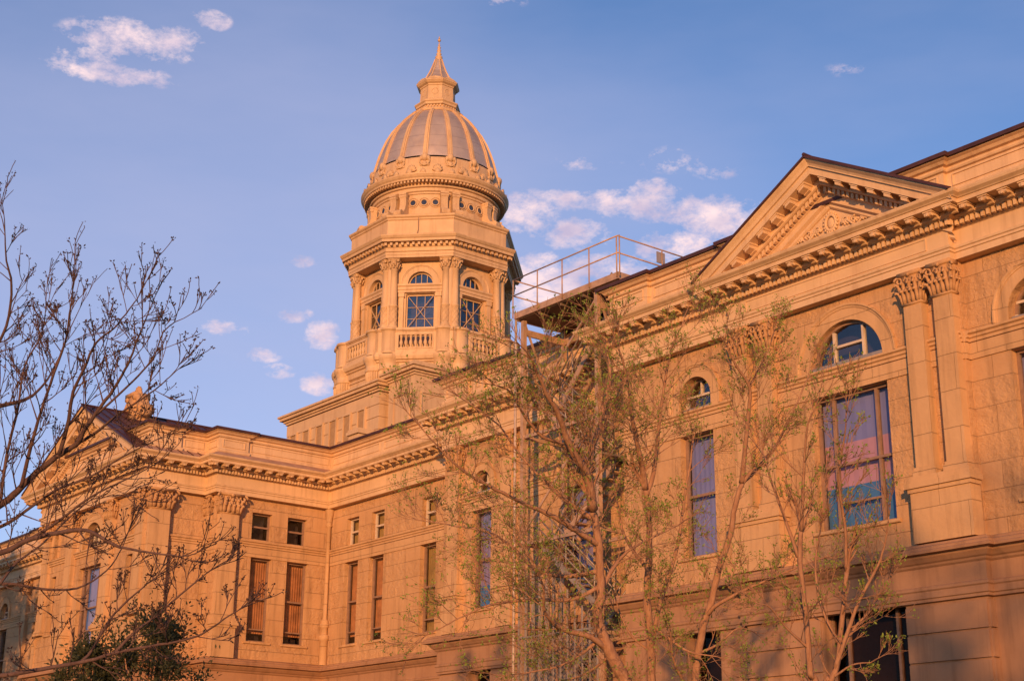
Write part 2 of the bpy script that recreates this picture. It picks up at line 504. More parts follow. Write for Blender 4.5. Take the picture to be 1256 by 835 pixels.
# ------------------------------------------------------------------ ground
def ground():
    mt, nt, bs = new_mat('spring_lawn')
    g = N(nt, 'ShaderNodeNewGeometry')
    v = noise(nt, g.outputs['Position'], .25, 6, .65)
    col = ramp(nt, v, (.055, .060, .022), (.085, .080, .035))
    L(nt, col, bs.inputs['Base Color']); bs.inputs['Roughness'].default_value = 1
    mb = MB().poly((-2500, -2500, 0), (2500, -2500, 0), (2500, 2500, 0), (-2500, 2500, 0))
    struct(obj('ground', mb, mt))
    mt2, nt2, bs2 = new_mat('concrete_path')
    g = N(nt2, 'ShaderNodeNewGeometry')
    L(nt2, ramp(nt2, noise(nt2, g.outputs['Position'], 1.5, 6, .7), (.26, .24, .21), (.34, .31, .27)), bs2.inputs['Base Color'])
    bs2.inputs['Roughness'].default_value = .95
    mb = MB().box(-110, 30, 4.2, 6.6, -.2, .06)
    mb.box(-58.6, -55.8, 6.6, 22.6, -.2, .06)
    struct(obj('path', mb, mt2))
ground()

# ================================================================== CAPITOL BUILDING
XM = -56.95                                   # symmetry line of the centre block
CAP = thing('capitol_building', 'cream and sandstone capitol with a domed octagonal tower and pedimented wings in evening sun', 'building', (XM, 30, 0))

def mir(path): return path + [(2 * XM - x, y) for x, y in reversed(path)]
WALL_PATH = [(-2.3, 46), (-2.3, 28.9), (-12.9, 28.9), (-12.9, 27.18), (-17.95, 27.18), (-17.95, 27.0), (-24.7, 27.0), (-24.7, 27.18),
             (-29.2, 27.18), (-29.2, 28.9), (-40.0, 28.9), (-40.0, 31.2), (-51.1, 31.2), (-51.1, 26.1), (-52.0, 26.1), (-52.0, 23.6)]
ENT_PATH = [(-2.3, 46), (-2.3, 28.9), (-12.9, 28.9), (-12.9, 27.18), (-18.2, 27.18), (-18.2, 27.0), (-24.45, 27.0), (-24.45, 27.18),
            (-29.2, 27.18), (-29.2, 28.9), (-39.6, 28.9), (-39.6, 31.2), (-51.1, 31.2), (-51.1, 26.1), (-52.0, 26.1), (-52.0, 23.6)]
j = .12
PAR_PATH = [(-2.3, 46), (-2.3, 28.9), (-12.9, 28.9), (-12.9, 27.18 - j), (-14.1, 27.18 - j), (-14.1, 27.18), (-18.2, 27.18), (-18.2, 27.18 - j), (-19.5, 27.18 - j), (-19.5, 27.18),
            (-23.2, 27.18), (-23.2, 27.18 - j), (-24.5, 27.18 - j), (-24.5, 27.18), (-28.0, 27.18), (-28.0, 27.18 - j), (-29.2, 27.18 - j), (-29.2, 28.9),
            (-37.7, 28.9), (-37.7, 28.9 - j), (-37.9, 28.9 - j), (-37.9, 28.9), (-38.6, 28.9), (-38.6, 28.9 - j), (-39.6, 28.9 - j), (-39.6, 31.2), (-51.1, 31.2),
            (-51.1, 26.95), (-51.0, 26.95), (-51.0, 26.0), (-52.0, 26.0), (-52.0, 24.5), (-51.9, 24.5), (-51.9, 23.5)]
Z_BELT, Z_ARCH = 7.28, 13.78

# ---- openings -------------------------------------------------------------
TALL = (8.25, 11.47)
def rect(c, hw, z0=TALL[0], z1=TALL[1]): return (c - hw, c + hw, z0, z1, 0)
def arch(c, hw, z0, zs): return (c - hw, c + hw, z0, zs, hw)
low = lambda c, hw: (c - hw, c + hw, 2.6, 6.42, 0)
OPS = {  # per wall edge of the right wing (index into WALL_PATH)
    1: [rect(-5.2, .6), arch(-5.2, .6, 12.12, 12.42), rect(-9.8, .6), arch(-9.8, .6, 12.12, 12.42)],
    3: [rect(-16.2, .74), arch(-16.2, .70, 12.12, 12.30), low(-16.2, .6)],
    5: [rect(-21.2, 1.12), arch(-21.2, 1.08, 12.12, 12.121), low(-21.2, 1.18)],
    7: [rect(-26.38, .6), arch(-26.38, .58, 12.12, 12.44), low(-26.38, .6)],
    9: [rect(-37.92, .52), arch(-37.92, .48, 12.02, 12.30), low(-37.92, .6), rect(-33.05, .62), arch(-33.05, .6, 12.02, 12.32), low(-33.05, .6)],
    11: [rect(-49.38, .48), rect(-47.6, .5), rect(-44.15, .5), rect(-49.38, .44, 12.15, 13.23), rect(-47.58, .45, 12.15, 13.23), rect(-44.15, .45, 12.15, 13.23)],
    12: [rect(28.13, .46), rect(29.77, .48), rect(28.07, .44, 12.17, 13.24), rect(29.67, .44, 12.17, 13.24)],
    15: [(XM - 1.05, XM + 1.05, 8.25, 11.40, 0), arch(XM, .95, 12.10, 12.22), (-53.5, -52.95, 9.0, 11.40, 0), (2 * XM + 52.95, 2 * XM + 53.5, 9.0, 11.40, 0),
         arch(-53.22, .26, 12.15, 12.95), arch(2 * XM + 53.22, .26, 12.15, 12.95)],
}
def mop(o): return (2 * XM - o[1], 2 * XM - o[0], o[2], o[3], o[4])

FULL = mir(WALL_PATH)
NE = len(FULL) - 1
def edge_ops(i):
    if i in OPS: return OPS[i]
    jx = NE - 1 - i
    if jx in OPS and jx != 15:
        a = FULL[i]; b = FULL[i + 1]
        if abs(a[1] - b[1]) < 1e-6: return [mop(o) for o in OPS[jx]]
        return OPS[jx]
    return []
def edge_frame(i):
    a, b = FULL[i], FULL[i + 1]
    if abs(a[1] - b[1]) < 1e-6: return PA(a[1]), min(a[0], b[0]), max(a[0], b[0]), 'A'
    if b[1] < a[1]: return PR(a[0]), min(a[1], b[1]), max(a[1], b[1]), 'R'
    return PL(a[0]), min(a[1], b[1]), max(a[1], b[1]), 'L'

for i in range(NE):
    P, u0, u1, side = edge_frame(i)
    ops = edge_ops(i)
    mb = MB()
    wall(mb, P, u0, u1, Z_BELT, Z_ARCH + .02, [o for o in ops if o[3] > Z_BELT], .36)
    obj('wall', mb, 'ashlar', CAP)
    lo = [o for o in ops if o[3] < Z_BELT]
    mb = MB()
    wall(mb, P, u0, u1, 0, Z_BELT, lo, .5)
    if i not in (3, 7, NE - 4, NE - 8):     # channelled basement courses, butting the openings
        z = 6.24 - .61 * 10
        while z < 6.2:
            za, zb = max(0.01, z + .025), z + .61 - .025
            spans = [(u0, u1)]
            for o in lo:
                if o[2] < zb and o[3] > za:
                    spans = [s for a, b in spans for s in ((a, min(b, o[0] - .02)), (max(a, o[1] + .02), b)) if s[1] - s[0] > .05]
            for a, b in spans: mb.boxP(P, a + (0 if side == 'A' else .0), b, za, zb, 0.0, .055)
            z += .61
    obj('basement_wall', mb, 'base', CAP)

# ---- string courses and belt ------------------------------------------------
mb = MB()
sweep(mb, FULL, [(0, 6.28), (.09, 6.30), (.09, 6.36), (.12, 6.38), (.12, 6.52), (.15, 6.55), (.15, 6.60), (.10, 6.64), (.10, 7.02), (.15, 7.06), (.17, 7.10),
                 (.22, 7.13), (.30, 7.22), (.32, 7.27), (.46, 7.28), (.47, 7.33), (.43, 7.36), (.43, 7.41), (.36, 7.45), (.36, 7.49), (.22, 7.53), (0, 7.57)])
obj('belt_course', mb, 'base', CAP)
mb = MB()
for i in range(NE):
    P, u0, u1, side = edge_frame(i)
    zt = 12.10 if i not in (9, NE - 10) else 12.0
    prof = [(0, zt - .24), (.05, zt - .23), (.05, zt - .16), (.09, zt - .14), (.09, zt - .08), (.14, zt - .05), (.14, zt), (0, zt + .01)]
    ext = .0
    mb.prismP(P, prof, u0 - ext, u1 + ext)
    # plain band of smooth stone over the tall windows
    mb.boxP(P, u0, u1, TALL[1] + .005, zt - .25, 0.0, .035) if i not in (15,) else None
obj('sill_course', mb, 'stone', CAP)

# ---- entablature --------------------------------------------------------------
FENT = mir(ENT_PATH)
ENT = [(0, 13.78), (.26, 13.78), (.26, 13.93), (.29, 13.945), (.29, 14.0), (.32, 14.02), (.33, 14.07), (.24, 14.10), (.24, 14.47), (.27, 14.49), (.30, 14.50),
       (.30, 14.645), (.45, 14.645), (.47, 14.665), (.52, 14.69), (.52, 14.705), (.49, 14.71), (.49, 14.80), (.86, 14.80), (.86, 14.90), (.89, 14.905), (.91, 14.93), (.98, 14.98), (1.0, 15.03), (1.0, 15.05)]
mb = MB(); sweep(mb, FENT, ENT)
def modillion(mb, P, u, zt, w=.092):
    mb.boxP(P, u - w - .03, u + w + .03, zt - .035, zt - .004, .49, .83)
    mb.prismP(P, [(.49, zt - .035), (.79, zt - .035), (.82, zt - .055), (.825, zt - .085), (.80, zt - .115), (.75, zt - .12), (.71, zt - .095), (.65, zt - .085), (.58, zt - .10), (.55, zt - .135), (.49, zt - .14)], u - w, u + w)
    mb.boxP(P, u - w * .3, u + w * .3, zt - .13, zt - .05, .72, .838)
for P, a, b in edges_at(FENT, .80):
    if b - a < .28: continue
    n = max(1, round((b - a - .3) / .5))
    for k in range(n + 1): modillion(mb, P, a + .15 + (b - a - .3) * k / n, 14.80)
for P, a, b in edges_at(FENT, .42):
    if b - a < .1: continue
    n = max(1, round((b - a) / .135))
    for k in range(n): mb.boxP(P, a + (k + .22) * (b - a) / n, a + (k + .78) * (b - a) / n, 14.51, 14.642, .295, .435)
obj('cornice', mb, 'paint', CAP)
mb = MB(); sweep(mb, FENT, [(1.0, 15.052), (.8, 15.11), (.22, 15.40)])
obj('ledge_flashing', mb, 'flash', CAP)
# frieze panels over the bay
mb = MB()
for a, b in ((-24.1, -18.55),):
    P = PA(27.0)
    for (u0, u1, z0, z1) in ((a, b, 14.14, 14.17), (a, b, 14.41, 14.44), (a, a + .03, 14.17, 14.41), (b - .03, b, 14.17, 14.41)):
        mb.boxP(P, u0, u1, z0, z1, .238, .262)
obj('frieze_panel', mb, 'paint', CAP)
# parapet
FPAR = mir(PAR_PATH)
mb = MB()
sweep(mb, FPAR, [(.20, 15.36), (.22, 15.40), (.22, 15.47), (.17, 15.50), (.17, 15.93), (.23, 15.95), (.25, 15.99), (.20, 16.01), (.20, 16.07), (.28, 16.09), (.33, 16.15), (.40, 16.18), (.40, 16.225)])
for P, a, b in edges_at(FPAR, .17):
    n = max(1, int((b - a) // 3.2))
    if b - a < .5: continue
    for k in range(n):
        ua, ub = a + (b - a) * k / n + .16, a + (b - a) * (k + 1) / n - .16
        for (u0, u1, z0, z1) in ((ua, ub, 15.58, 15.605), (ua, ub, 15.855, 15.88), (ua, ua + .025, 15.605, 15.855), (ub - .025, ub, 15.605, 15.855)):
            mb.boxP(P, u0, u1, z0, z1, .16, .20)
obj('parapet', mb, 'paint', CAP)
mb = MB(); sweep(mb, FPAR, [(.38, 16.228), (.47, 16.20), (.48, 16.29), (.30, 16.34), (-.35, 16.35)])
obj('roof_edge', mb, 'roof', CAP)
mb = MB()      # flat roof and the far sides that close the block
mb.box(-39.9, -2.6, 30.0, 46, 15.9, 16.1); mb.box(2 * XM + 2.6, 2 * XM + 39.9, 30.0, 46, 15.9, 16.1); mb.box(-52.4, -39.9, 31.7, 46, 15.9, 16.1); mb.box(2 * XM + 39.9, -62.0, 31.7, 46, 15.9, 16.1); mb.box(-62, -52.4, 24.2, 46, 15.9, 16.1)
mb.box(-28.9, -13.2, 27.6, 30.0, 15.9, 16.1); mb.box(2 * XM + 13.2, 2 * XM + 28.9, 27.6, 30.0, 15.9, 16.1)
obj('flat_roof', mb, 'roof', CAP)
mb = MB().box(2 * XM + 2.3, -2.3, 46, 46.4, 0, 16.2)
obj('rear_wall', mb, 'ashlar', CAP)

# ---- windows ---------------------------------------------------------------
def window(P_loc, rotz, hw, h, kind, rise=0.0, fmat='wood', blind_or_reflection=None, cols=1, rows=2, sash=.5, name='window', lowp=False):
    """frame (the part) with pane and blind as sub-parts; local: x across, z up from the sill, -y out. loc = sill centre at the glass plane"""
    f = MB(); t = .065; d = .05
    box = f.box
    n = 20
    def ring(ro, ri, y0, y1, z0):
        for k in range(n):
            a, b = pi * k / n, pi * (k + 1) / n
            q = [(r * cos(x), y, z0 + r * sin(x)) for y in (y0, y1) for r, x in ((ro, a), (ro, b), (ri, b), (ri, a))]
            f.add(q, [(0, 1, 2, 3), (7, 6, 5, 4), (0, 4, 5, 1), (2, 6, 7, 3)])
    zs = h if not rise else h - rise
    box(-hw, -hw + t, -d, d, 0, zs); box(hw - t, hw, -d, d, 0, zs); box(-hw + t, hw - t, -d, d, 0, t * .9)
    if rise:
        f2, f = f, MB(); box = f.box
        ring(hw, hw - t, -d, d, zs)
        arch_mb = f; f = f2; box = f.box
    else: box(-hw + t, hw - t, -d, d, h - t, h)
    iw = hw - t
    if kind == 'bay':
        for x in (-iw + .42, iw - .42): box(x - .035, x + .035, -d * 1.1, d, t * .9, h - t)
        box(-iw, iw, -d * 1.3, d, h * .475 - .03, h * .475 + .03)
        box(-iw + .455, iw - .455, -d, d * .9, .58, .63)
    elif kind == 'sash':
        box(-iw, iw, -d * 1.2, d, h * sash - .035, h * sash + .035)
        if rows == 3: box(-iw, iw, -d * 1.1, d, h * .15 - .025, h * .15 + .025)
        if cols == 2: box(-.02, .02, -d * .8, d, h * sash, h - t)
    elif kind == 'lunette':
        x = hw * .40
        zz = sqrt(iw * iw - x * x) + zs - .01
        box(-x - .03, -x + .03, -d * 1.1, d, t * .9, zz); box(x - .03, x + .03, -d * 1.1, d, t * .9, zz)
        box(-x + .03, x - .03, -d * 1.2, d, h * .46, h * .46 + .06)
        box(-x + .03, x - .03, -d * 1.2, d, t * .9, t * .9 + .05)
    elif kind == 'lancet':
        box(-iw, iw, -d * 1.1, d, h * .5 - .03, h * .5 + .03)
        box(-.02, .02, -d, d, h * .5, zs + iw)
    elif kind == 'tracery':
        box(-.025, .025, -d, d, 0, h * .55)
        for s in (-1, 1):
            pts = [(s * x, 0, h * .55 + z) for x, z in ((0, 0), (.18, .25), (.42, .42), (.5, .45))]
            f.tube(pts, .028, 5)
            box(s * .42 - .02, s * .42 + .02, -d, d, 0, h * .55)
    fo = obj(name, f, fmat, CAP, loc=P_loc, rotz=rotz)
    if rise: obj('arch_frame', arch_mb, 'wood', fo).location = (0, 0, 0)
    if rise and kind != 'tracery': obj('weathered_sill', MB().box(-hw + .01, hw - .01, -.20, -.055, .002, .10), 'grey', fo).location = (0, 0, 0)
    g = MB()
    pts = [(-hw + .03, 0.005, .03), (hw - .03, 0.005, .03)]
    if rise: pts += [((hw - .03) * cos(pi * k / n), .005, zs + (hw - .03) * sin(pi * k / n)) for k in range(n + 1)]
    else: pts += [(hw - .03, .005, h - .03), (-hw + .03, .005, h - .03)]
    g.poly(*pts)
    obj('pane', g, 'glass_up' if rise else ('glass_low' if lowp else 'glass'), fo, loc=None).location = (0, 0, 0)
    # coloured blinds and curtains behind the glass; deep blue strips paint a sky reflection
    B = MB(); fo_blind = blind_or_reflection or [('dark', 0, h)]
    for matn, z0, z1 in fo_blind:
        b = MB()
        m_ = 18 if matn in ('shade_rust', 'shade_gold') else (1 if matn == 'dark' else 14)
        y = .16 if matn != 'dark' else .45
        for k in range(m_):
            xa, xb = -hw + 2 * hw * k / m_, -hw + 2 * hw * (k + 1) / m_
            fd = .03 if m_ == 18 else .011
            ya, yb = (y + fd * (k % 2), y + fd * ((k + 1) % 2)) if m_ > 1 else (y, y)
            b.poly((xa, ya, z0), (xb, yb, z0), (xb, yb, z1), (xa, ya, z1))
        nm = 'curtain' if m_ == 18 else ('room_lining' if matn == 'dark' else 'blind_or_reflection')
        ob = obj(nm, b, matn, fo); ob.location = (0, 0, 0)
    return fo
def sill_strip(P, u0, u1, z): obj('window_sill', MB().prismP(P, [(-.3, z - .10), (.05, z - .10), (.07, z - .08), (.07, z - .02), (-.3, z + .012)], u0, u1), 'stone', CAP)

rng = random.Random(5)
ROT = {'A': 0.0, 'R': pi / 2, 'L': -pi / 2}
for i in range(NE):
    P, u0, u1, side = edge_frame(i)
    near = 3 <= i <= 16
    for (a, b, z0, zs, rise) in edge_ops(i):
        if i == 15 and rise and (b - a) < .6:    # the two little niches are blind
            mbn = MB().boxP(P, a, b, z0, zs + rise, -.36, -.355); obj('niche_back', mbn, 'stone', CAP); continue
        c, hw, h = (a + b) / 2, (b - a) / 2, zs + rise - z0
        lowr = zs < Z_BELT
        inset = ((.17 if hw > .9 and i != 15 else .28) if rise else .24) if not lowr else .36
        if not (near or 18 <= i <= 22): inset = .24
        loc = P(c, z0, -inset)
        fm, kind, bl, kw = 'wood', 'sash', None, {}
        if lowr: kind, bl = ('bay' if hw > 1 else 'sash'), [('dark', 0, h)]
        elif rise:
            kind = 'lunette' if hw > .9 else 'lancet'; fm = 'white'
            if i == 15: kind = 'tracery'
            bl = [('dark', 0, h)]
        elif h < 1.3:
            fm = 'white' if i in (11,) else 'wood'
            bl = [('shade_gold', 0, h)] if i == 11 else [('dark', 0, h)]
        elif hw > 1:
            kind = 'bay'; bl = [('sky_reflect_teal', 0, 1.05), ('shade_pink', 1.05, 2.1), ('shade_blue', 2.1, h)]  # bottom strip is a painted sky reflection, the upper two are blinds
            if i == 15: bl = [('shade_lav', 0, h)]
        elif i in (11, 12):
            kw = dict(rows=3, sash=.52); bl = [('shade_rust', .35, h), ('dark', 0, .35)]
            if i == 11 and a > -45: bl = [('shade_gold', 0, h)]
        elif i == 9: bl = [('sky_reflect_teal', 0, .8), ('shade_lav', .8, 2.3), ('shade_blue', 2.3, h)]
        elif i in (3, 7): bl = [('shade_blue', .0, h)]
        else: bl = [('dark', 0, h)]
        if kind == 'bay' and i == 15: kw = dict()
        window(loc, ROT[side], hw, h, kind, rise, fm, bl, lowp=lowr, **kw)
        if not rise and not lowr: sill_strip(P, a - .12, b + .12, z0)

# archivolts: moulded rings round the lunettes
def archivolt(mb, P, c, zs, r, wd, z0):
    n = 28
    prof = [(r, 0.0), (r, .035), (r + wd * .72, .035), (r + wd * .74, .055), (r + wd * .82, .06), (r + wd * .90, .09), (r + wd, .09), (r + wd, .0)]
    k = len(prof)
    vs = []
    ring = [(c - 1, None, 1)] 
    angs = [pi * t / n for t in range(n + 1)]
    cols = [[(c + q, z0) for q, _ in prof]] + [[(c + q * cos(a), zs + q * sin(a)) for q, _ in prof] for a in angs] + [[(c - q, z0) for q, _ in prof]]
    for col in cols:
        for (u, z), (_, o) in zip(col, prof): vs.append(P(u, z, o))
    fs = [(i * k + jx, i * k + jx + 1, (i + 1) * k + jx + 1, (i + 1) * k + jx) for i in range(len(cols) - 1) for jx in range(k - 1)]
    mb.add(vs, fs)
for i in range(NE):
    P, u0, u1, side = edge_frame(i)
    for (a, b, z0, zs, rise) in edge_ops(i):
        if rise:
            mb = MB(); hw = (b - a) / 2
            wd = .40 if hw > .9 else (.36 if hw > .5 else (.3 if hw > .3 else .1))
            archivolt(mb, P, (a + b) / 2, zs, hw, wd, z0 + .012)
            obj('archivolt', mb, 'stone', CAP)

# ---- pilasters, capitals, pedestals ---------------------------------------------
def capital_mesh(w, d, h, rnd=3):
    """leafy capital, local: x across (centred), back at y=0, -y out, z from 0 to h"""
    r = random.Random(rnd); mb = MB()
    def bl(z): t = z / h; return 1 + .22 * t * t
    lv = 8
    rings = []
    for k in range(lv + 1):
        z = h * .88 * k / lv; s = bl(z)
        rings.append([(-w / 2 * s, .0, z), (-w / 2 * s, -d * s, z), (w / 2 * s, -d * s, z), (w / 2 * s, 0, z)])
    vs = [p for q in rings for p in q]
    mb.add(vs, [(i * 4 + a, i * 4 + a + 1, i * 4 + a + 5, i * 4 + a + 4) for i in range(lv) for a in range(3)])
    mb.box(-w / 2 - .035, w / 2 + .035, -d - .035, 0, -.05, 0)
    mb.box(-w * .64, w * .64, -d * 1.0 - w * .17, 0, h * .88, h)
    mb.sphere((0, -d - w * .16, h * .9), w * .10, 7, 5)
    def leaf(px, py, z0, hh, ox, oy, s):
        pts = [(px, py, z0), (px + ox * .02, py + oy * .02, z0 + hh * .5), (px + ox * .07, py + oy * .07, z0 + hh * .9), (px + ox * .13, py + oy * .13, z0 + hh), (px + ox * .15, py + oy * .15, z0 + hh * .86)]
        mb.tube([tuple(p) for p in pts], [s * .9, s, s * .85, s * .75, s * .4], 6)
    for row, (z0, hh, cnt) in enumerate(((0, h * .38, 4), (h * .08, h * .58, 3))):
        for k in range(cnt):
            x = -w / 2 + w * (k + .5) / cnt
            leaf(x, -d * 1.01, z0, hh, 0, -1, w * .115)
        for s in (-1, 1):
            for yy in (-d * .3, -d * .75):
                leaf(s * w / 2, yy, z0, hh, s, 0, w * .10)
            leaf(s * w / 2, -d, z0, hh, s * .8, -.8, w * .105)
    for s in (-1, 1):       # corner volutes
        cx_, cy_, cz = s * w * .60, -d - w * .09, h * .76
        sp = [(cx_ + s * .9 * q * cos(t) * w, cy_ - .45 * q * cos(t) * w, cz + q * sin(t) * w) for t, q in ((x * .55, .22 * (1 - x / 17)) for x in range(15))]
        mb.tube(sp, w * .062, 6)
        cz2 = h * .72
        sp = [(s * w * .16 + q * cos(t) * w * s, -d * 1.14 - .02, cz2 + q * sin(t) * w) for t, q in ((x * .55, .15 * (1 - x / 14)) for x in range(12))]
        mb.tube(sp, w * .048, 6)
    for k in range(14):
        mb.sphere((r.uniform(-.5, .5) * w, -d * 1.08 - r.uniform(0, .04), h * r.uniform(.2, .85)), w * r.uniform(.05, .08), 6, 4)
    return mb
CAPH = .74
def pilaster(P, u0, u1, o, z0, ztop, rotz, cap_cache={}):
    w = u1 - u0; c = (u0 + u1) / 2
    mb = MB()
    mb.boxP(P, u0, u1, z0 + .22, ztop - CAPH - .04, 0, o)
    mb.boxP(P, u0 - .03, u1 + .03, z0 + .14, z0 + .22, 0, o + .03)
    mb.boxP(P, u0 - .06, u1 + .06, z0, z0 + .14, 0, o + .06)
    sh = obj('pilaster', mb, 'stone', CAP)
    key = (round(w, 2), round(o, 2))
    loc = P(c, ztop - CAPH, 0)
    if key not in cap_cache:
        cap_cache[key] = obj('capital', capital_mesh(w, o, CAPH), 'carved', sh, True, loc=loc, rotz=rotz)
    else:
        k = cap_cache[key].copy(); COL.objects.link(k); put(k, sh, loc, rotz)
def pedestal(P, u0, u1, o, z0=7.53, z1=9.0):
    mb = MB()
    mb.boxP(P, u0, u1, z0, z1 - .36, 0, o)
    prof = [(0, z1 - .36), (o + .02, z1 - .36), (o + .04, z1 - .32), (o + .04, z1 - .27), (o + .09, z1 - .22), (o + .09, z1 - .14), (o + .04, z1 - .11), (o + .02, z1), (0, z1)]
    mb.boxP(P, u0 - .04, u1 + .04, z1 - .36, z1 - .27, 0, o + .04)
    mb.boxP(P, u0 - .09, u1 + .09, z1 - .27, z1 - .15, 0, o + .09)
    mb.boxP(P, u0 - .05, u1 + .05, z1 - .15, z1 - .08, 0, o + .05)
    mb.boxP(P, u0 - .01, u1 + .01, z1 - .08, z1, 0, o + .01)
    obj('pedestal', mb, 'stone', CAP)
ZT = 13.775
def paired(P, ua, ub, uc, ud, rotz=0):
    pilaster(P, ua, ub, .24, 9.0, ZT, rotz); pilaster(P, uc, ud, .24, 9.0, ZT, rotz)
    pedestal(P, ua - .12, ud + .12, .36)
B = PA(27.0)
paired(B, -19.30, -18.82, -18.50, -18.0)
paired(B, -24.65, -24.15, -23.83, -23.35)
for mx_ in (0, 1):
    f = (lambda a, b: (a, b)) if not mx_ else (lambda a, b: (2 * XM - b, 2 * XM - a))
    for a, b in ((-39.55, -38.95), (-36.7, -36.1), (-30.4, -29.8)):
        a, b = f(a, b)
        pilaster(PA(28.9), a, b, .2, 9.0, ZT, 0); pedestal(PA(28.9), a - .1, b + .1, .3)
    # piers of the centre block's side
    PS = PR(-51.1) if not mx_ else PL(2 * XM + 51.1); rz = pi / 2 if not mx_ else -pi / 2
    pilaster(PS, 26.12, 26.92, .26, 9.0, ZT, rz); pedestal(PS, 26.06, 27.0, .36)
    PS2 = PR(-52.0) if not mx_ else PL(2 * XM + 52.0)
    pilaster(PS2, 23.62, 24.45, .26, 9.0, ZT, rz); pedestal(PS2, 23.56, 24.53, .36)
    a, b = f(-52.7, -52.02); pilaster(PA(23.6), a, b, .12, 9.0, ZT, 0)
    a, b = f(-55.4, -54.75); pilaster(PA(23.6), a, b, .2, 9.0, ZT, 0); pedestal(PA(23.6), a - .1, b + .1, .3)
    a, b = f(-51.95, -51.3); pilaster(PA(26.1), a + .02, a + .4, .12, 9.0, ZT, 0)
    a, b = f(-51.09, -50.87)
    mb = MB(); xq = (a + b) / 2                     # thin angle shaft in the inner corner
    mb.lathe([(.13, 8.75), (.13, 9.0), (.20, 9.05), (.20, 9.12), (.15, 9.2), (.17, 9.26), (.085, 9.36), (.085, 13.05), (.14, 13.1), (.1, 13.16), (.13, 13.4), (.2, 13.7), (.2, 13.775)], (xq, 31.08, 0), 10)
    mb.lathe([(.16, 7.55), (.16, 8.5), (.22, 8.55), (.22, 8.7), (.13, 8.75)], (xq, 31.08, 0), 10)
    obj('angle_shaft', mb, 'stone', CAP, True)

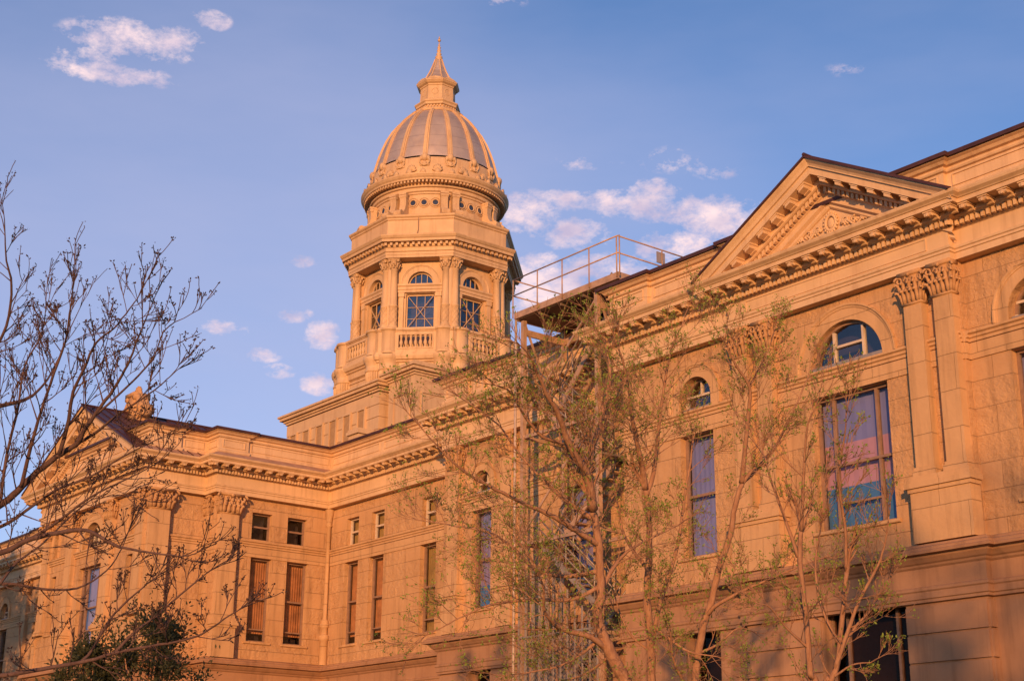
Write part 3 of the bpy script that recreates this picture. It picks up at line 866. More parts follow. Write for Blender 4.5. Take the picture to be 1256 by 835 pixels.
# ---- pediments -------------------------------------------------------------------
def pediment(cx, hw, Y, zt, za, back):
    """hw, zt: half width and height of the tip at the lip; za: apex"""
    sl = (za - zt) / hw
    rk = lambda x: zt + sl * (hw - abs(x - cx))
    Pf = PA(Y)
    def loft(prof, mbx, xe=None):
        xe = xe or hw
        xs = (cx - xe, cx, cx + xe)
        vs = [(x, Y - o, rk(x) + dz) for o, dz in prof for x in xs]
        mbx.add(vs, [(i * 3 + q, i * 3 + q + 1, i * 3 + q + 4, i * 3 + q + 3) for i in range(len(prof) - 1) for q in range(2)])
    mb = MB()
    loft([(1.0, -.05), (1.0, -.09), (.93, -.16), (.90, -.22), (.90, -.245), (.85, -.25), (.845, -.27)], mb)
    loft([(.845, -.27), (.845, -.44)], mb, hw - .42)
    loft([(.845, -.44), (.48, -.44)], mb, hw - .42)
    loft([(.48, -.44), (.48, -.56), (.51, -.57), (.50, -.61), (.46, -.63), (.30, -.635), (.30, -.79), (.26, -.81), (.26, -.95), (.29, -.96), (.29, -1.0), (.22, -1.04), (.20, -1.05), (.20, -1.12), (.16, -1.16), (.12, -1.17)], mb, hw - .45)
    # closing cheek at each tip
    for s in (-1, 1):
        x = cx + s * hw
        mb.poly((x, Y - 1.0, zt - .05), (x, Y - 1.0, zt - .09), (x, Y - .845, zt - .27), (x, Y, zt - .27), (x, Y, zt - .05))
    n = 7
    for s in (-1, 1):
        for k in range(n):
            x = cx + s * (.33 + (hw - .95) * k / (n - 1) * .93)
            z = rk(x)
            w = .085
            def sec(x_): return rk(x_) - .442
            for (xa, xb, o0, o1, h0, h1) in ((x - w - .03, x + w + .03, .48, .82, 0, .04), (x - w, x + w, .48, .805, .04, .12), (x - w, x + w, .48, .60, .12, .145)):
                q = [(xx, Y - oo, sec(xx) - hh) for oo in (o0, o1) for xx, hh in ((xa, h0), (xb, h0), (xb, h1), (xa, h1))]
                mb.add(q, [(0, 1, 2, 3), (7, 6, 5, 4), (0, 4, 5, 1), (1, 5, 6, 2), (2, 6, 7, 3), (3, 7, 4, 0)])
        m_ = int((hw - .9) / .125)
        for k in range(m_):
            xa = cx + s * (.06 + .135 * k); xb = xa + s * .075
            if abs(xb - cx) > hw - 1.0: break
            q = [(xx, Y - oo, rk(xx) + hh) for oo in (.295, .43) for xx, hh in ((xa, -.638), (xb, -.638), (xb, -.775), (xa, -.775))]
            mb.add(q, [(0, 1, 2, 3), (7, 6, 5, 4), (0, 4, 5, 1), (1, 5, 6, 2), (2, 6, 7, 3), (3, 7, 4, 0)])
    pd = obj('pediment', mb, 'paint', CAP)
    t = MB()
    xe = hw - .5
    t.poly((cx - xe, Y - .12, 14.99), (cx + xe, Y - .12, 14.99), (cx, Y - .12, rk(cx) - 1.02))
    t.box(cx - hw + .25, cx + hw - .25, Y - .95, Y - .05, 15.045, 15.075)
    obj('tympanum', t, 'paint', pd)
    # carved wreath and scrolls
    zc = zt + (za - zt) * .29
    cv = MB(); ring = []
    for k in range(25):
        a = 2 * pi * k / 24; ring.append((cx + .19 * cos(a), Y - .16, zc + .24 * sin(a)))
    cv.tube(ring, .055, 6, False)
    for k in range(18):
        a = 2 * pi * k / 18; cv.sphere((cx + .25 * cos(a), Y - .17, zc + .31 * sin(a)), .045, 6, 4)
    cv.sphere((cx, Y - .13, zc), .15, 10, 6, (1, .4, 1.2))
    for s in (-1, 1):
        pts = [(cx + s * (.36 + .105 * k), Y - .15, zc - .16 + .11 * sin(k * .95) - k * .012) for k in range(14)]
        cv.tube(pts, [.055 - .0028 * k for k in range(14)], 6)
        for q in range(4):
            cxx = cx + s * (.5 + .33 * q); r0 = .125 - .022 * q
            sp = [(cxx + s * r0 * (1 - x / 16) * cos(x * .6 + q), Y - .16, zc - .09 - .045 * q + r0 * (1 - x / 16) * sin(x * .6 + q)) for x in range(14)]
            cv.tube(sp, .03, 5)
            for w_ in range(4): cv.sphere((cxx + s * .05 * w_, Y - .15, zc - .2 - .02 * q + .05 * (w_ % 2)), .04, 6, 4)
    cv.v = [(cx + (x_ - cx) * .84, (Y - .12) + (y_ - (Y - .12)) * .85, zc + (z_ - zc) * .84) for x_, y_, z_ in cv.v]
    obj('carved_wreath', cv, 'paint', pd, True)
    # metal gable roof running back
    r = MB()
    o1 = 1.05
    hx = hw + .03
    for s in (-1, 1):
        q = [(cx, Y - o1, za + .0), (cx + s * hx, Y - o1, zt - .01), (cx + s * hx, back, zt - .01), (cx, back, za)]
        q2 = [(x, y, z - .055) for x, y, z in q]
        r.add(q + q2, [(0, 1, 2, 3), (7, 6, 5, 4), (0, 4, 5, 1), (1, 5, 6, 2), (2, 6, 7, 3)])
    nrib = 1
    for s in (-1, 1):
        y = Y - .9
        while y < back - .1:
            r.bar((cx + s * .03, y, za + .015), (cx + s * hx, y, zt + .005), .03, .035); y += .45
    r.tube([(cx, Y - 1.05, za + .02), (cx, back, za + .02)], .05, 6)
    obj('gable_roof', r, 'roof', pd)
pediment(-21.28, 3.92, 27.0, 15.10, 17.28, 28.4)
pediment(XM, 5.72, 23.6, 15.12, 17.95, 31.0)
pediment(2 * XM + 21.28, 3.92, 27.0, 15.10, 17.28, 28.4)

# ---- carved stone chimney on the centre block ----------------------------------------
def chimney(x, y):
    mb = MB()
    mb.box(x - .62, x + .62, y - .5, y + .5, 15.9, 17.4); mb.box(x - .74, x + .74, y - .62, y + .62, 17.4, 17.55); mb.box(x - .66, x + .66, y - .54, y + .54, 17.55, 17.68)
    c = obj('chimney', mb, 'carved', CAP)
    t = MB()
    t.box(x - .34, x + .34, y - .3, y + .3, 17.68, 18.62); t.box(x - .42, x + .42, y - .38, y + .38, 18.62, 18.76)
    t.prismP(lambda u, z, o: (u, y - o, z), [(-.26, 17.68), (.26, 17.68), (.26, 17.9), (-.26, 17.9)], x - 1.0, x + 1.0)
    for s in (-1, 1):
        pts = [(x + s * (.36 + .62 * (1 - (k / 9) ** .8)), y, 17.86 + .80 * (k / 9) ** 1.2) for k in range(10)]
        for yy in (-.16, 0, .16): t.tube([(a_, b_ + yy, c_) for a_, b_, c_ in pts], [.17 - .06 * k / 9 for k in range(10)], 8)
        t.tube([(x + s * .84, y - .30, 18.02), (x + s * .84, y + .30, 18.02)], .20, 12)
        t.tube([(x + s * .84, y - .34, 18.02), (x + s * .84, y + .34, 18.02)], .09, 10)
        t.tube([(x + s * .36, y - .36, 18.56), (x + s * .36, y + .36, 18.56)], .12, 10)
    for k in range(7):
        a = pi * (k + .5) / 7; t.tube([(x, y, 18.74), (x + .22 * cos(a), y, 18.76 + .22 * sin(a)), (x + .34 * cos(a), y, 18.76 + .38 * sin(a))], [.06, .09, .05], 6)
    for k in range(6): t.sphere((x - .25 + .1 * k, y - .31, 18.1 + .08 * (k % 3)), .08, 6, 4)
    obj('acroterion', t, 'carved', c, True)
chimney(-56.75, 24.9)

# ================================================================== TOWER
TX, TY = -57.22, 40.3
PH = radians(22.5); CO = cos(PH)
def octo(mb, prof, zoff=0): mb.lathe([(a / CO, z) for a, z in prof], (TX, TY, zoff), 8, PH)
def face_frame(k, apo):
    a = k * pi / 4
    n = Vector((cos(a), sin(a), 0)); t = Vector((-sin(a), cos(a), 0))
    def P(u, z, o=0.0):
        p = Vector((TX, TY, 0)) + n * (apo + o) + t * u
        return (p.x, p.y, z)
    return P, a + pi / 2          # rotz so that local -y points along n
# cruciform base with banded rustication
base = MB()
def cornice_box(mb, x0, x1, y0, y1, z):
    for d0, z0, z1 in ((.06, 0, .10), (.14, .10, .20), (.28, .20, .34), (.36, .34, .44)):
        mb.box(x0 - d0, x1 + d0, y0 - d0, y1 + d0, z + z0, z + z1)
arms = ((-4.05, 4.05, -5.6, 5.6), (-5.6, 5.6, -4.05, 4.05))
CORE = [(4.0, 5.12), (5.12, 4.0), (5.12, -4.0), (4.0, -5.12), (-4.0, -5.12), (-5.12, -4.0), (-5.12, 4.0), (-4.0, 5.12)]
def slab(mb, poly, z0, z1, k=1.0):
    n = len(poly)
    vs = [(TX + x * k, TY + y * k, z) for z in (z0, z1) for x, y in poly]
    mb.add(vs, [tuple(range(n - 1, -1, -1)), tuple(range(n, 2 * n))] + [(i, (i + 1) % n, n + (i + 1) % n, n + i) for i in range(n)])
z = 15.9
while z < 19.95:
    slab(base, CORE, z, z + .04, .993); slab(base, CORE, z + .04, min(z + .58, 20.002)); z += .58
for d_, z0, z1 in ((1.012, 20.002, 20.1), (1.027, 20.1, 20.2), (1.055, 20.2, 20.34), (1.07, 20.34, 20.438)): slab(base, CORE, z0, z1, d_)
for q, (xa, xb, ya, yb) in enumerate(arms):
    z = 15.9
    while z < 19.95:
        e = 0.0 if q == 0 else .003
        base.box(TX + xa + .04, TX + xb - .04, TY + ya + .04, TY + yb - .04, z, z + .04)
        zt = min(z + .58, 20.0)
        base.box(TX + xa - e, TX + xb + e, TY + ya - e, TY + yb + e, z + .04, zt)
        z += .58
    cornice_box(base, TX + xa, TX + xb, TY + ya, TY + yb, 20.0 + q * .004)
tb = obj('tower_base', base, 'tower', CAP)
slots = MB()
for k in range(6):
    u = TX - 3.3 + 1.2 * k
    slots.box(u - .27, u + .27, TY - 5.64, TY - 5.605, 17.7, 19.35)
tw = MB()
for k in range(6):     # recessed attic openings in the face towards the lawn
    u = TX - 3.3 + 1.2 * k
    tw.box(u - .34, u - .27, TY - 5.70, TY - 5.60, 17.6, 19.35); tw.box(u + .27, u + .34, TY - 5.70, TY - 5.60, 17.6, 19.35)
    tw.box(u - .34, u + .34, TY - 5.70, TY - 5.60, 19.35, 19.45)
obj('attic_window', tw, 'tower', tb)
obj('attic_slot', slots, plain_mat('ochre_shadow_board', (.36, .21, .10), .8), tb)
def pier(x0, x1, y0, y1):
    mb = MB().box(x0, x1, y0, y1, 15.9, 20.27)
    cornice_box(mb, x0, x1, y0, y1, 20.27)
    mb.box(x0 - .2, x1 + .2, y0 - .2, y1 + .2, 20.71, 20.84); mb.box(x0 - .1, x1 + .1, y0 - .1, y1 + .1, 20.84, 20.90)
    P = PA(y0); Q = PR(x1)
    for F, a, b in ((P, x0 + .4, x1 - .3), (Q, y0 + .35, y1 - .35)):
        for (u0, u1, z0, z1) in ((a, b, 17.3, 17.36), (a, b, 19.5, 19.56), (a, a + .06, 17.36, 19.5), (b - .06, b, 17.36, 19.5)):
            mb.boxP(F, u0, u1, z0, z1, 0, .05)
    obj('corner_pier', mb, 'tower', CAP)
pier(-52.8, -50.8, 34.95, 37.1)
mb = MB().box(-53.0, -52.25, 33.1, 34.2, 15.9, 17.6); mb.box(-53.1, -52.15, 33.0, 34.3, 17.6, 17.74); mb.box(-53.05, -52.2, 33.05, 34.25, 17.74, 17.84)
obj('roof_vent_block', mb, 'tower', CAP)
# octagonal foot of the tower
mb = MB()
octo(mb, [(5.1, 20.3), (5.1, 20.6), (4.9, 20.75), (4.3, 20.85), (4.3, 20.95), (4.15, 21.0), (4.12, 21.75), (4.2, 21.8), (4.25, 21.82), (4.27, 22.08), (4.36, 22.12), (4.36, 22.18), (4.46, 22.22), (4.52, 22.36), (4.52, 22.44), (4.46, 22.47), (4.45, 22.56), (3.0, 22.57)])
for k in range(8):
    P, rz = face_frame(k, 4.13)
    for (u0, u1, z0, z1) in ((-1.1, 1.1, 21.1, 21.15), (-1.1, 1.1, 21.6, 21.65), (-1.1, -1.05, 21.15, 21.6), (1.05, 1.1, 21.15, 21.6)): mb.boxP(P, u0, u1, z0, z1, 0, .05)
obj('tower_foot', mb, 'tower', CAP)
# balcony
AB = 4.35
bal0 = None
for k in range(8):
    P, rz = face_frame(k, AB)
    mb = MB(); hwf = AB * math.tan(PH)
    e_ = hwf - .02
    mb.boxP(P, -e_, e_, 22.56, 22.80, -.16, .0); mb.boxP(P, -e_, e_, 22.56, 22.64, 0, .05); mb.boxP(P, -e_, e_, 23.42, 23.60, -.16, .0)
    mb.boxP(P, -e_, e_, 23.60, 23.65, -.2, .05); mb.boxP(P, -e_, e_, 23.65, 23.76, -.22, .10)
    mb.boxP(P, .80, e_, 22.80, 23.42, -.16, .0); mb.boxP(P, -e_, -.80, 22.80, 23.42, -.16, .0)
    mb.boxP(P, -.86, .86, 22.74, 22.80, .0, .03); mb.boxP(P, -.86, .86, 23.42, 23.46, .0, .03)
    mb.boxP(P, -.86, -.80, 22.80, 23.42, .0, .03); mb.boxP(P, .80, .86, 22.80, 23.42, .0, .03)
    bo = obj('balustrade', mb, 'tower', CAP)
    for q in range(7):
        u = -.69 + 1.38 * q / 6
        if bal0 is None:
            b = MB().lathe([(r_, z_ * .737) for r_, z_ in ((.085, 0), (.085, .08), (.05, .1), (.055, .16), (.095, .30), (.095, .38), (.05, .56), (.045, .62), (.07, .66), (.05, .7), (.085, .74), (.085, .842))], (0, 0, 0), 8)
            bal0 = obj('baluster', b, 'tower', bo, True, loc=P(u, 22.80, -.08))
        else:
            c = bal0.copy(); COL.objects.link(c); put(c, bo, P(u, 22.80, -.08))
# rounded corner pedestals with fluted corbels
for k in range(8):
    for s in (-1, 1):
        P, rz = face_frame(k, AB)
        c = P(s * 1.29, 0, -.27)
        mb = MB()
        mb.lathe([(.47, 22.52), (.48, 22.55), (.48, 22.62), (.43, 22.66), (.43, 23.56), (.46, 23.60), (.475, 23.645), (.53, 23.65), (.53, 23.755), (.3, 23.775), (0, 23.775)], c, 16)
        mb.lathe([(.40, 21.70), (.50, 21.74), (.50, 21.80), (.46, 21.83), (.46, 22.06), (.50, 22.10), (.50, 22.17), (.56, 22.22), (.60, 22.36), (.60, 22.44), (.5, 22.48)], c, 16)
        pe = obj('balcony_pedestal', mb, 'tower', CAP, True)
        fl = MB(); n = 26
        prof = [(.12, 21.05), (.26, 21.10), (.39, 21.26), (.46, 21.46), (.47, 21.70), (.36, 21.72)]
        vs = []
        for r_, z_ in prof:
            for q in range(n * 2):
                t = 2 * pi * q / (n * 2); rr = r_ * (1 if q % 2 else .90)
                vs.append((c[0] + rr * cos(t), c[1] + rr * sin(t), z_))
        m2 = n * 2
        fl.add(vs, [(i * m2 + q, i * m2 + (q + 1) % m2, (i + 1) * m2 + (q + 1) % m2, (i + 1) * m2 + q) for i in range(len(prof) - 1) for q in range(m2)])
        obj('corbel', fl, 'tower', pe)
# window storey
AW = 3.38
for k in range(8):
    P, rz = face_frame(k, AW)
    hwf = AW * math.tan(PH)
    mb = MB()
    wall(mb, P, -hwf, hwf, 22.4, 27.5, [(-.70, .70, 24.0, 25.83, 0), (-.62, .62, 26.30, 26.32, .62)], .28)
    mb.prismP(P, [(0, 25.84), (.12, 25.86), (.12, 25.98), (.16, 26.0), (.16, 26.12), (.22, 26.18), (.22, 26.26), (0, 26.29)], -hwf + .02, hwf - .02)
    for s in (-1, 1):
        u = s * .90
        mb.boxP(P, u - .11, u + .11, 24.0, 25.62, 0, .13); mb.boxP(P, u - .14, u + .14, 23.9, 24.06, 0, .17); mb.boxP(P, u - .15, u + .15, 25.62, 25.83, 0, .17)
    st = obj('tower_wall', mb, 'tower', CAP)
    av = MB(); archivolt(av, P, 0, 26.32, .62, .34, 26.30); obj('tower_arch', av, 'tower', st)
    for (z0, h, rise, kd) in ((24.0, 1.83, 0, 'x'), (26.30, .64, .62, 'fan')):
        f = MB(); hw = .70 if kd == 'x' else .62
        if kd == 'x':
            f.box(-hw, -hw + .06, -.04, .04, 0, h); f.box(hw - .06, hw, -.04, .04, 0, h); f.box(-hw, hw, -.04, .04, 0, .06); f.box(-hw, hw, -.04, .04, h - .08, h)
            for x in (-.2, .2): f.box(x - .010, x + .010, -.02, .02, .06, h - .06)
            for z in (.6, 1.18): f.box(-hw, hw, -.018, .018, z - .009, z + .009)
            f.bar((-hw, -.10, 0), (hw, -.10, h), .05, .02); f.bar((hw, -.12, 0), (-hw, -.12, h), .05, .02)
        else:
            for x in (-.28, 0, .28): f.box(x - .014, x + .014, -.02, .02, 0, sqrt(.61 ** 2 - x * x))
            for t in range(16):
                a0, a1 = pi * t / 16, pi * (t + 1) / 16
                f.add([(r_ * cos(a_), y_, .02 + r_ * sin(a_)) for y_ in (-.03, .03) for r_, a_ in ((.62, a0), (.62, a1), (.56, a1), (.56, a0))], [(0, 1, 2, 3), (7, 6, 5, 4), (2, 6, 7, 3)])
        wf = obj('tower_window', f, 'tower', CAP, loc=P(0, z0, -.2), rotz=rz)
        g = MB()
        if kd == 'x': g.poly((-hw, .01, 0), (hw, .01, 0), (hw, .01, h), (-hw, .01, h))
        else: g.poly(*[(.62 * cos(pi * t / 16), .01, .02 + .62 * sin(pi * t / 16)) for t in range(17)])
        obj('pane', g, 'glass_up', wf).location = (0, 0, 0)
# the lit-less core behind the glass, so the tower reads as a room
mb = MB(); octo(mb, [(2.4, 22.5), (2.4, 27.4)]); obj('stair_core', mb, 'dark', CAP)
# columns
col0 = None
def column_mesh():
    mb = MB()
    mb.box(-.30, .30, -.30, .30, 0, .12)
    mb.lathe([(.29, .12), (.31, .16), (.29, .21), (.25, .23), (.27, .28), (.235, .31), (.235, 1.15), (.27, 1.17), (.27, 1.24), (.225, 1.27), (.195, 3.02), (.23, 3.04), (.23, 3.08), (.20, 3.1)], (0, 0, 0), 14)
    for s in (-1, 1):
        for q in range(7):
            a0 = 2 * pi * q / 7
            mb.tube([(.237 * cos(a0 + s * t * .31), .237 * sin(a0 + s * t * .31), .33 + .8 * t / 8) for t in range(9)], .017, 4, False)
    return mb
def round_capital():
    mb = MB()
    mb.lathe([(.19, 0), (.20, .1), (.24, .3), (.29, .4)], (0, 0, 0), 14)
    for row, (z0, hh, ph_) in enumerate(((0, .2, 0), (.1, .24, .39))):
        for q in range(8):
            a = ph_ + 2 * pi * q / 8
            pts = [((.2 + d) * cos(a), (.2 + d) * sin(a), z0 + z_) for d, z_ in ((0, 0), (.02, hh * .5), (.06, hh * .9), (.11, hh), (.12, hh * .84))]
            mb.tube(pts, [.05, .055, .05, .04, .02], 5)
    for q in range(4):
        a = pi / 4 + q * pi / 2
        mb.sphere((.31 * cos(a), .31 * sin(a), .36), .075, 7, 5)
    mb.box(-.29, .29, -.29, .29, .41, .47)
    return mb
for k in range(8):
    P, rz = face_frame(k, 3.86)
    for s in (-1, 1):
        loc = P(s * 1.26, 23.9, -.22)
        if col0 is None:
            col0 = obj('column', column_mesh().xf(Matrix.Diagonal((.83, .83, 1, 1))), 'tower', CAP, True, loc=loc, rotz=rz)
            cc = obj('capital', round_capital(), 'tower', col0, True); cc.location = (0, 0, 3.1)
        else: link_copy(col0, CAP, loc, rz)
    a = PH + k * pi / 4
    mb = MB(); c = (TX + 3.72 * cos(a), TY + 3.72 * sin(a))
    mb.lathe([(.24, 22.4), (.24, 27.5)], (*c, 0), 10)
    obj('corner_shaft', mb, 'tower', CAP, True)
# tower cornice and attic
mb = MB()
octo(mb, [(3.3, 27.47), (3.98, 27.47), (3.98, 27.60), (4.0, 27.61), (4.0, 27.74), (4.05, 27.77), (3.98, 27.80), (3.98, 27.98), (4.02, 28.0), (4.02, 28.17), (4.06, 28.19), (4.30, 28.20), (4.31, 28.32), (4.36, 28.36), (4.42, 28.46), (4.42, 28.50),
          (4.0, 28.62), (3.98, 28.68), (3.92, 28.72), (3.90, 28.76), (3.90, 29.42), (3.96, 29.46), (3.96, 29.52), (4.04, 29.58), (4.06, 29.66), (4.0, 29.70), (2.6, 29.74)])
for k in range(8):
    P, rz = face_frame(k, 4.02)
    for q in range(13):
        u = -1.62 + 3.24 * q / 12
        mb.boxP(P, u - .06, u + .06, 28.03, 28.165, 0, .20)
obj('tower_cornice', mb, 'tower', CAP)
mb = MB()
P, rz = face_frame(7, 3.9)
mb.tube([P(-.1, 29.55, .05), P(-.1, 28.9, .03), P(-.14, 28.72, .06)], .025, 6)
obj('downpipe', mb, 'wood', CAP)
# drum with oculi
dr = MB()
dr.lathe([(3.3, 29.7), (3.3, 29.95), (3.12, 30.0), (3.10, 30.15), (3.10, 31.12), (3.16, 31.14), (3.16, 31.22), (3.24, 31.26), (3.24, 31.42), (3.34, 31.45), (3.36, 31.52), (3.30, 31.55), (3.30, 31.62), (3.40, 31.66),
          (3.66, 31.70), (3.68, 31.78), (3.74, 31.84), (3.80, 31.94), (3.80, 32.0), (3.5, 32.1), (3.3, 32.14), (3.26, 32.2)], (TX, TY, 0), 96)
for q in range(120):
    a = 2 * pi * q / 120
    n = Vector((cos(a), sin(a), 0)); t = Vector((-sin(a), cos(a), 0)); c0 = Vector((TX, TY, 0))
    dr.add([c0 + n * r_ + t * w_ + Vector((0, 0, z_)) for r_ in (3.36, 3.62) for w_, z_ in ((-.045, 31.58), (.045, 31.58), (.045, 31.70), (-.045, 31.70))],
           [(0, 1, 2, 3), (7, 6, 5, 4), (0, 4, 5, 1), (1, 5, 6, 2), (3, 7, 4, 0)])
drum = obj('drum', dr, 'tower', CAP)
for k in range(8):
    for q in (-1, 0, 1):
        a = k * pi / 4 + q * .18
        f = MB()
        ring = [(.17 * cos(t * pi / 10), -.02, .17 * sin(t * pi / 10)) for t in range(21)]
        f.tube(ring, .04, 6, False)
        f.tube([(.26 * cos(t * pi / 10), 0, .26 * sin(t * pi / 10)) for t in range(21)], .028, 5, False)
        ow = obj('oculus', f, 'tower', CAP, True, loc=(TX + 3.11 * cos(a), TY + 3.11 * sin(a), 30.68), rotz=a + pi / 2)
        g = MB().poly(*[(.165 * cos(t * pi / 8), -.012, .165 * sin(t * pi / 8)) for t in range(16)])
        mtg = MT.get('oc_glass')
        if not mtg:
            mtg, ntg, bsg = new_mat('dark_oculus_glass'); bsg.inputs['Base Color'].default_value = (.035, .04, .06, 1); bsg.inputs['Roughness'].default_value = .08; MT['oc_glass'] = mtg
            vg = noise(ntg, N(ntg, 'ShaderNodeNewGeometry').outputs['Position'], 3, 3); L(ntg, ramp(ntg, vg, (.025, .03, .05), (.05, .055, .08)), bsg.inputs['Base Color'])
        obj('pane', g, mtg, ow).location = (0, 0, 0)
    for s in (-1, 1):      # scroll consoles in pairs at the corners
        a = PH + k * pi / 4 + s * .085
        n = Vector((cos(a), sin(a))); t = Vector((-sin(a), cos(a)))
        def PC(u, z, o, n=n, t=t):
            p = Vector((TX, TY)) + n * (3.08 + o) + t * u
            return (p.x, p.y, z)
        mb = MB()
        mb.prismP(PC, [(0, 29.72), (.78, 29.72), (.90, 29.80), (.92, 29.95), (.82, 30.06), (.68, 30.05), (.52, 30.1), (.40, 30.28), (.33, 30.55), (.34, 30.8), (.38, 31.0), (.34, 31.14), (0, 31.14)], -.17, .17)
        mb.boxP(PC, -.2, .2, 31.06, 31.16, 0, .40)
        for z_, o_, r_ in ((29.92, .78, .15), (30.98, .30, .1)):
            mb.tube([PC(-.2, z_, o_), PC(.2, z_, o_)], r_, 12)
        obj('console', mb, 'tower', CAP)
# dome
DP = [(3.26, 32.2), (3.26, 32.9), (3.20, 33.2), (3.10, 33.6), (2.97, 34.1), (2.80, 34.6), (2.60, 35.1), (2.33, 35.6), (2.0, 36.05), (1.66, 36.42), (1.36, 36.68), (1.15, 36.8)]
mb = MB()
mb.lathe(DP[2:], (TX, TY, 0), 96)
dome = obj('dome', mb, 'dome', CAP, True)
mb = MB()
mb.lathe([(3.30, 32.15), (3.30, 32.95), (3.27, 33.05), (3.235, 33.10), (3.20, 33.12)], (TX, TY, 0), 96)
for q in range(16):
    a = q * pi / 8
    n = Vector((cos(a), sin(a), 0)); t = Vector((-sin(a), cos(a), 0)); c0 = Vector((TX, TY, 0))
    for dz, r_ in ((33.06, .19), (32.70, .13)):
        p = c0 + n * 3.28 + Vector((0, 0, dz)); mb.sphere(p, r_, 8, 6, (1, 1, 1.2))
        for s in (-1, 1): mb.sphere(p + t * s * .17 + Vector((0, 0, -.06)), r_ * .7, 7, 5)
    mb.tube([c0 + n * 3.34 + t * (.24 * cos(x)) + Vector((0, 0, 32.86 + .26 * sin(x))) for x in [pi * w / 8 for w in range(17)]], .05, 5, False)
    a2 = a + pi / 16; n2 = Vector((cos(a2), sin(a2), 0)); t2 = Vector((-sin(a2), cos(a2), 0))
    for w in range(7):        # palmette between the rosettes
        x = pi * (w + .5) / 7
        b0 = c0 + n2 * 3.34 + Vector((0, 0, 32.30))
        mb.tube([b0, b0 + t2 * .16 * cos(x) + Vector((0, 0, .22 * sin(x))), b0 + t2 * .27 * cos(x) + Vector((0, 0, .36 * sin(x)))], [.04, .08, .04], 5)
for q in range(32):           # upstanding antefixes on the cornice lip
    a = q * pi / 16
    n = Vector((cos(a), sin(a), 0)); t = Vector((-sin(a), cos(a), 0)); b0 = Vector((TX, TY, 32.03)) + n * 3.62
    mb.add([b0 - t * .17, b0 + t * .17, b0 + t * .12 + Vector((0, 0, .16)), b0 + Vector((0, 0, .27)), b0 - t * .12 + Vector((0, 0, .16)),
            b0 - t * .17 + n * .1, b0 + t * .17 + n * .1, b0 + t * .12 + n * .1 + Vector((0, 0, .16)), b0 + n * .1 + Vector((0, 0, .27)), b0 - t * .12 + n * .1 + Vector((0, 0, .16))],
           [(4, 3, 2, 1, 0), (5, 6, 7, 8, 9), (0, 1, 6, 5), (1, 2, 7, 6), (2, 3, 8, 7), (3, 4, 9, 8), (4, 0, 5, 9)])
obj('dome_crest', mb, 'tower', dome, True)
for q in range(16):
    a = q * pi / 8
    n = Vector((cos(a), sin(a), 0)); t = Vector((-sin(a), cos(a), 0)); c0 = Vector((TX, TY, 0))
    mb = MB(); vs = []
    pr = DP[2:]
    for i, (r_, z_) in enumerate(pr):
        w = .125 * (.55 + .45 * r_ / 3.2)
        for o_, w_ in ((-.02, -w), (.05, -w), (.05, -w * .45), (.09, -w * .38), (.09, w * .38), (.05, w * .45), (.05, w), (-.02, w)):
            vs.append(c0 + n * (r_ + o_) + t * w_ + Vector((0, 0, z_ + o_ * .5)))
    mb.add(vs, [(i * 8 + x, i * 8 + x + 1, (i + 1) * 8 + x + 1, (i + 1) * 8 + x) for i in range(len(pr) - 1) for x in range(7)])
    obj('dome_rib', mb, 'tower', dome)
# lantern
mb = MB()
mb.lathe([(1.45, 36.62), (1.5, 36.72), (1.4, 36.8), (1.2, 36.86)], (TX, TY, 0), 48)
octo(mb, [(1.2, 36.8), (1.2, 36.9), (.94, 36.98), (.94, 37.12), (1.06, 37.16), (1.08, 37.26), (1.14, 37.32), (1.14, 37.38), (.96, 37.46), (.90, 37.55), (.88, 37.6), (.86, 38.32), (.90, 38.34), (.90, 38.40), (1.0, 38.46), (1.08, 38.56), (1.08, 38.62), (.95, 38.70), (0, 38.72)])
for k in range(8):
    P, rz = face_frame(k, .94)
    for q in range(5): mb.boxP(P, -.32 + .16 * q - .035, -.32 + .16 * q + .035, 37.03, 37.13, 0, .09)
    for q in range(4): mb.sphere(P(-.33 + .22 * q, 36.88, .2), .05, 6, 4)
    P, rz = face_frame(k, .865)
    mb.tube([P(.17 * cos(t * pi / 8), 37.98 + .17 * sin(t * pi / 8), 0.0) for t in range(17)], .022, 5, False)
    P, rz = face_frame(k, .98)
    mb.add([P(-.40, 38.63, .10), P(.40, 38.63, .10), P(.26, 38.72, .08), P(0, 38.77, .08), P(-.26, 38.72, .08), P(-.40, 38.63, -.2), P(.40, 38.63, -.2), P(.26, 38.72, -.2), P(0, 38.77, -.2), P(-.26, 38.72, -.2)],
           [(0, 1, 2, 3, 4), (1, 6, 7, 2), (2, 7, 8, 3), (3, 8, 9, 4), (4, 9, 5, 0)])
lan = obj('lantern', mb, 'tower', CAP)
mb = MB(); octo(mb, [(.94, 38.66), (.80, 38.80), (.60, 39.08), (.43, 39.45), (.29, 39.85), (.17, 40.25)])
sp = obj('spire_roof', mb, 'dome', CAP)
mb = MB()
for k in range(8):
    a = PH + k * pi / 4
    mb.tube([(TX + r_ / CO * cos(a), TY + r_ / CO * sin(a), z_) for r_, z_ in ((.95, 38.66), (.81, 38.80), (.61, 39.08), (.44, 39.45), (.30, 39.85), (.18, 40.25))], .035, 5)
obj('spire_rib', mb, 'tower', sp)
mb = MB()
mb.lathe([(.20, 40.2), (.22, 40.26), (.15, 40.3), (.20, 40.36), (.20, 40.42), (.11, 40.46), (.13, 40.55), (.15, 40.6), (.09, 40.66), (.10, 40.76), (.125, 40.80), (.07, 40.85), (.085, 40.96), (.10, 41.0), (.05, 41.05), (.055, 41.16), (.03, 41.2), (.022, 41.36)], (TX, TY, 0), 12)
mb.sphere((TX, TY, 41.42), .09, 8, 6); mb.sphere((TX, TY, 41.56), .05, 6, 5)
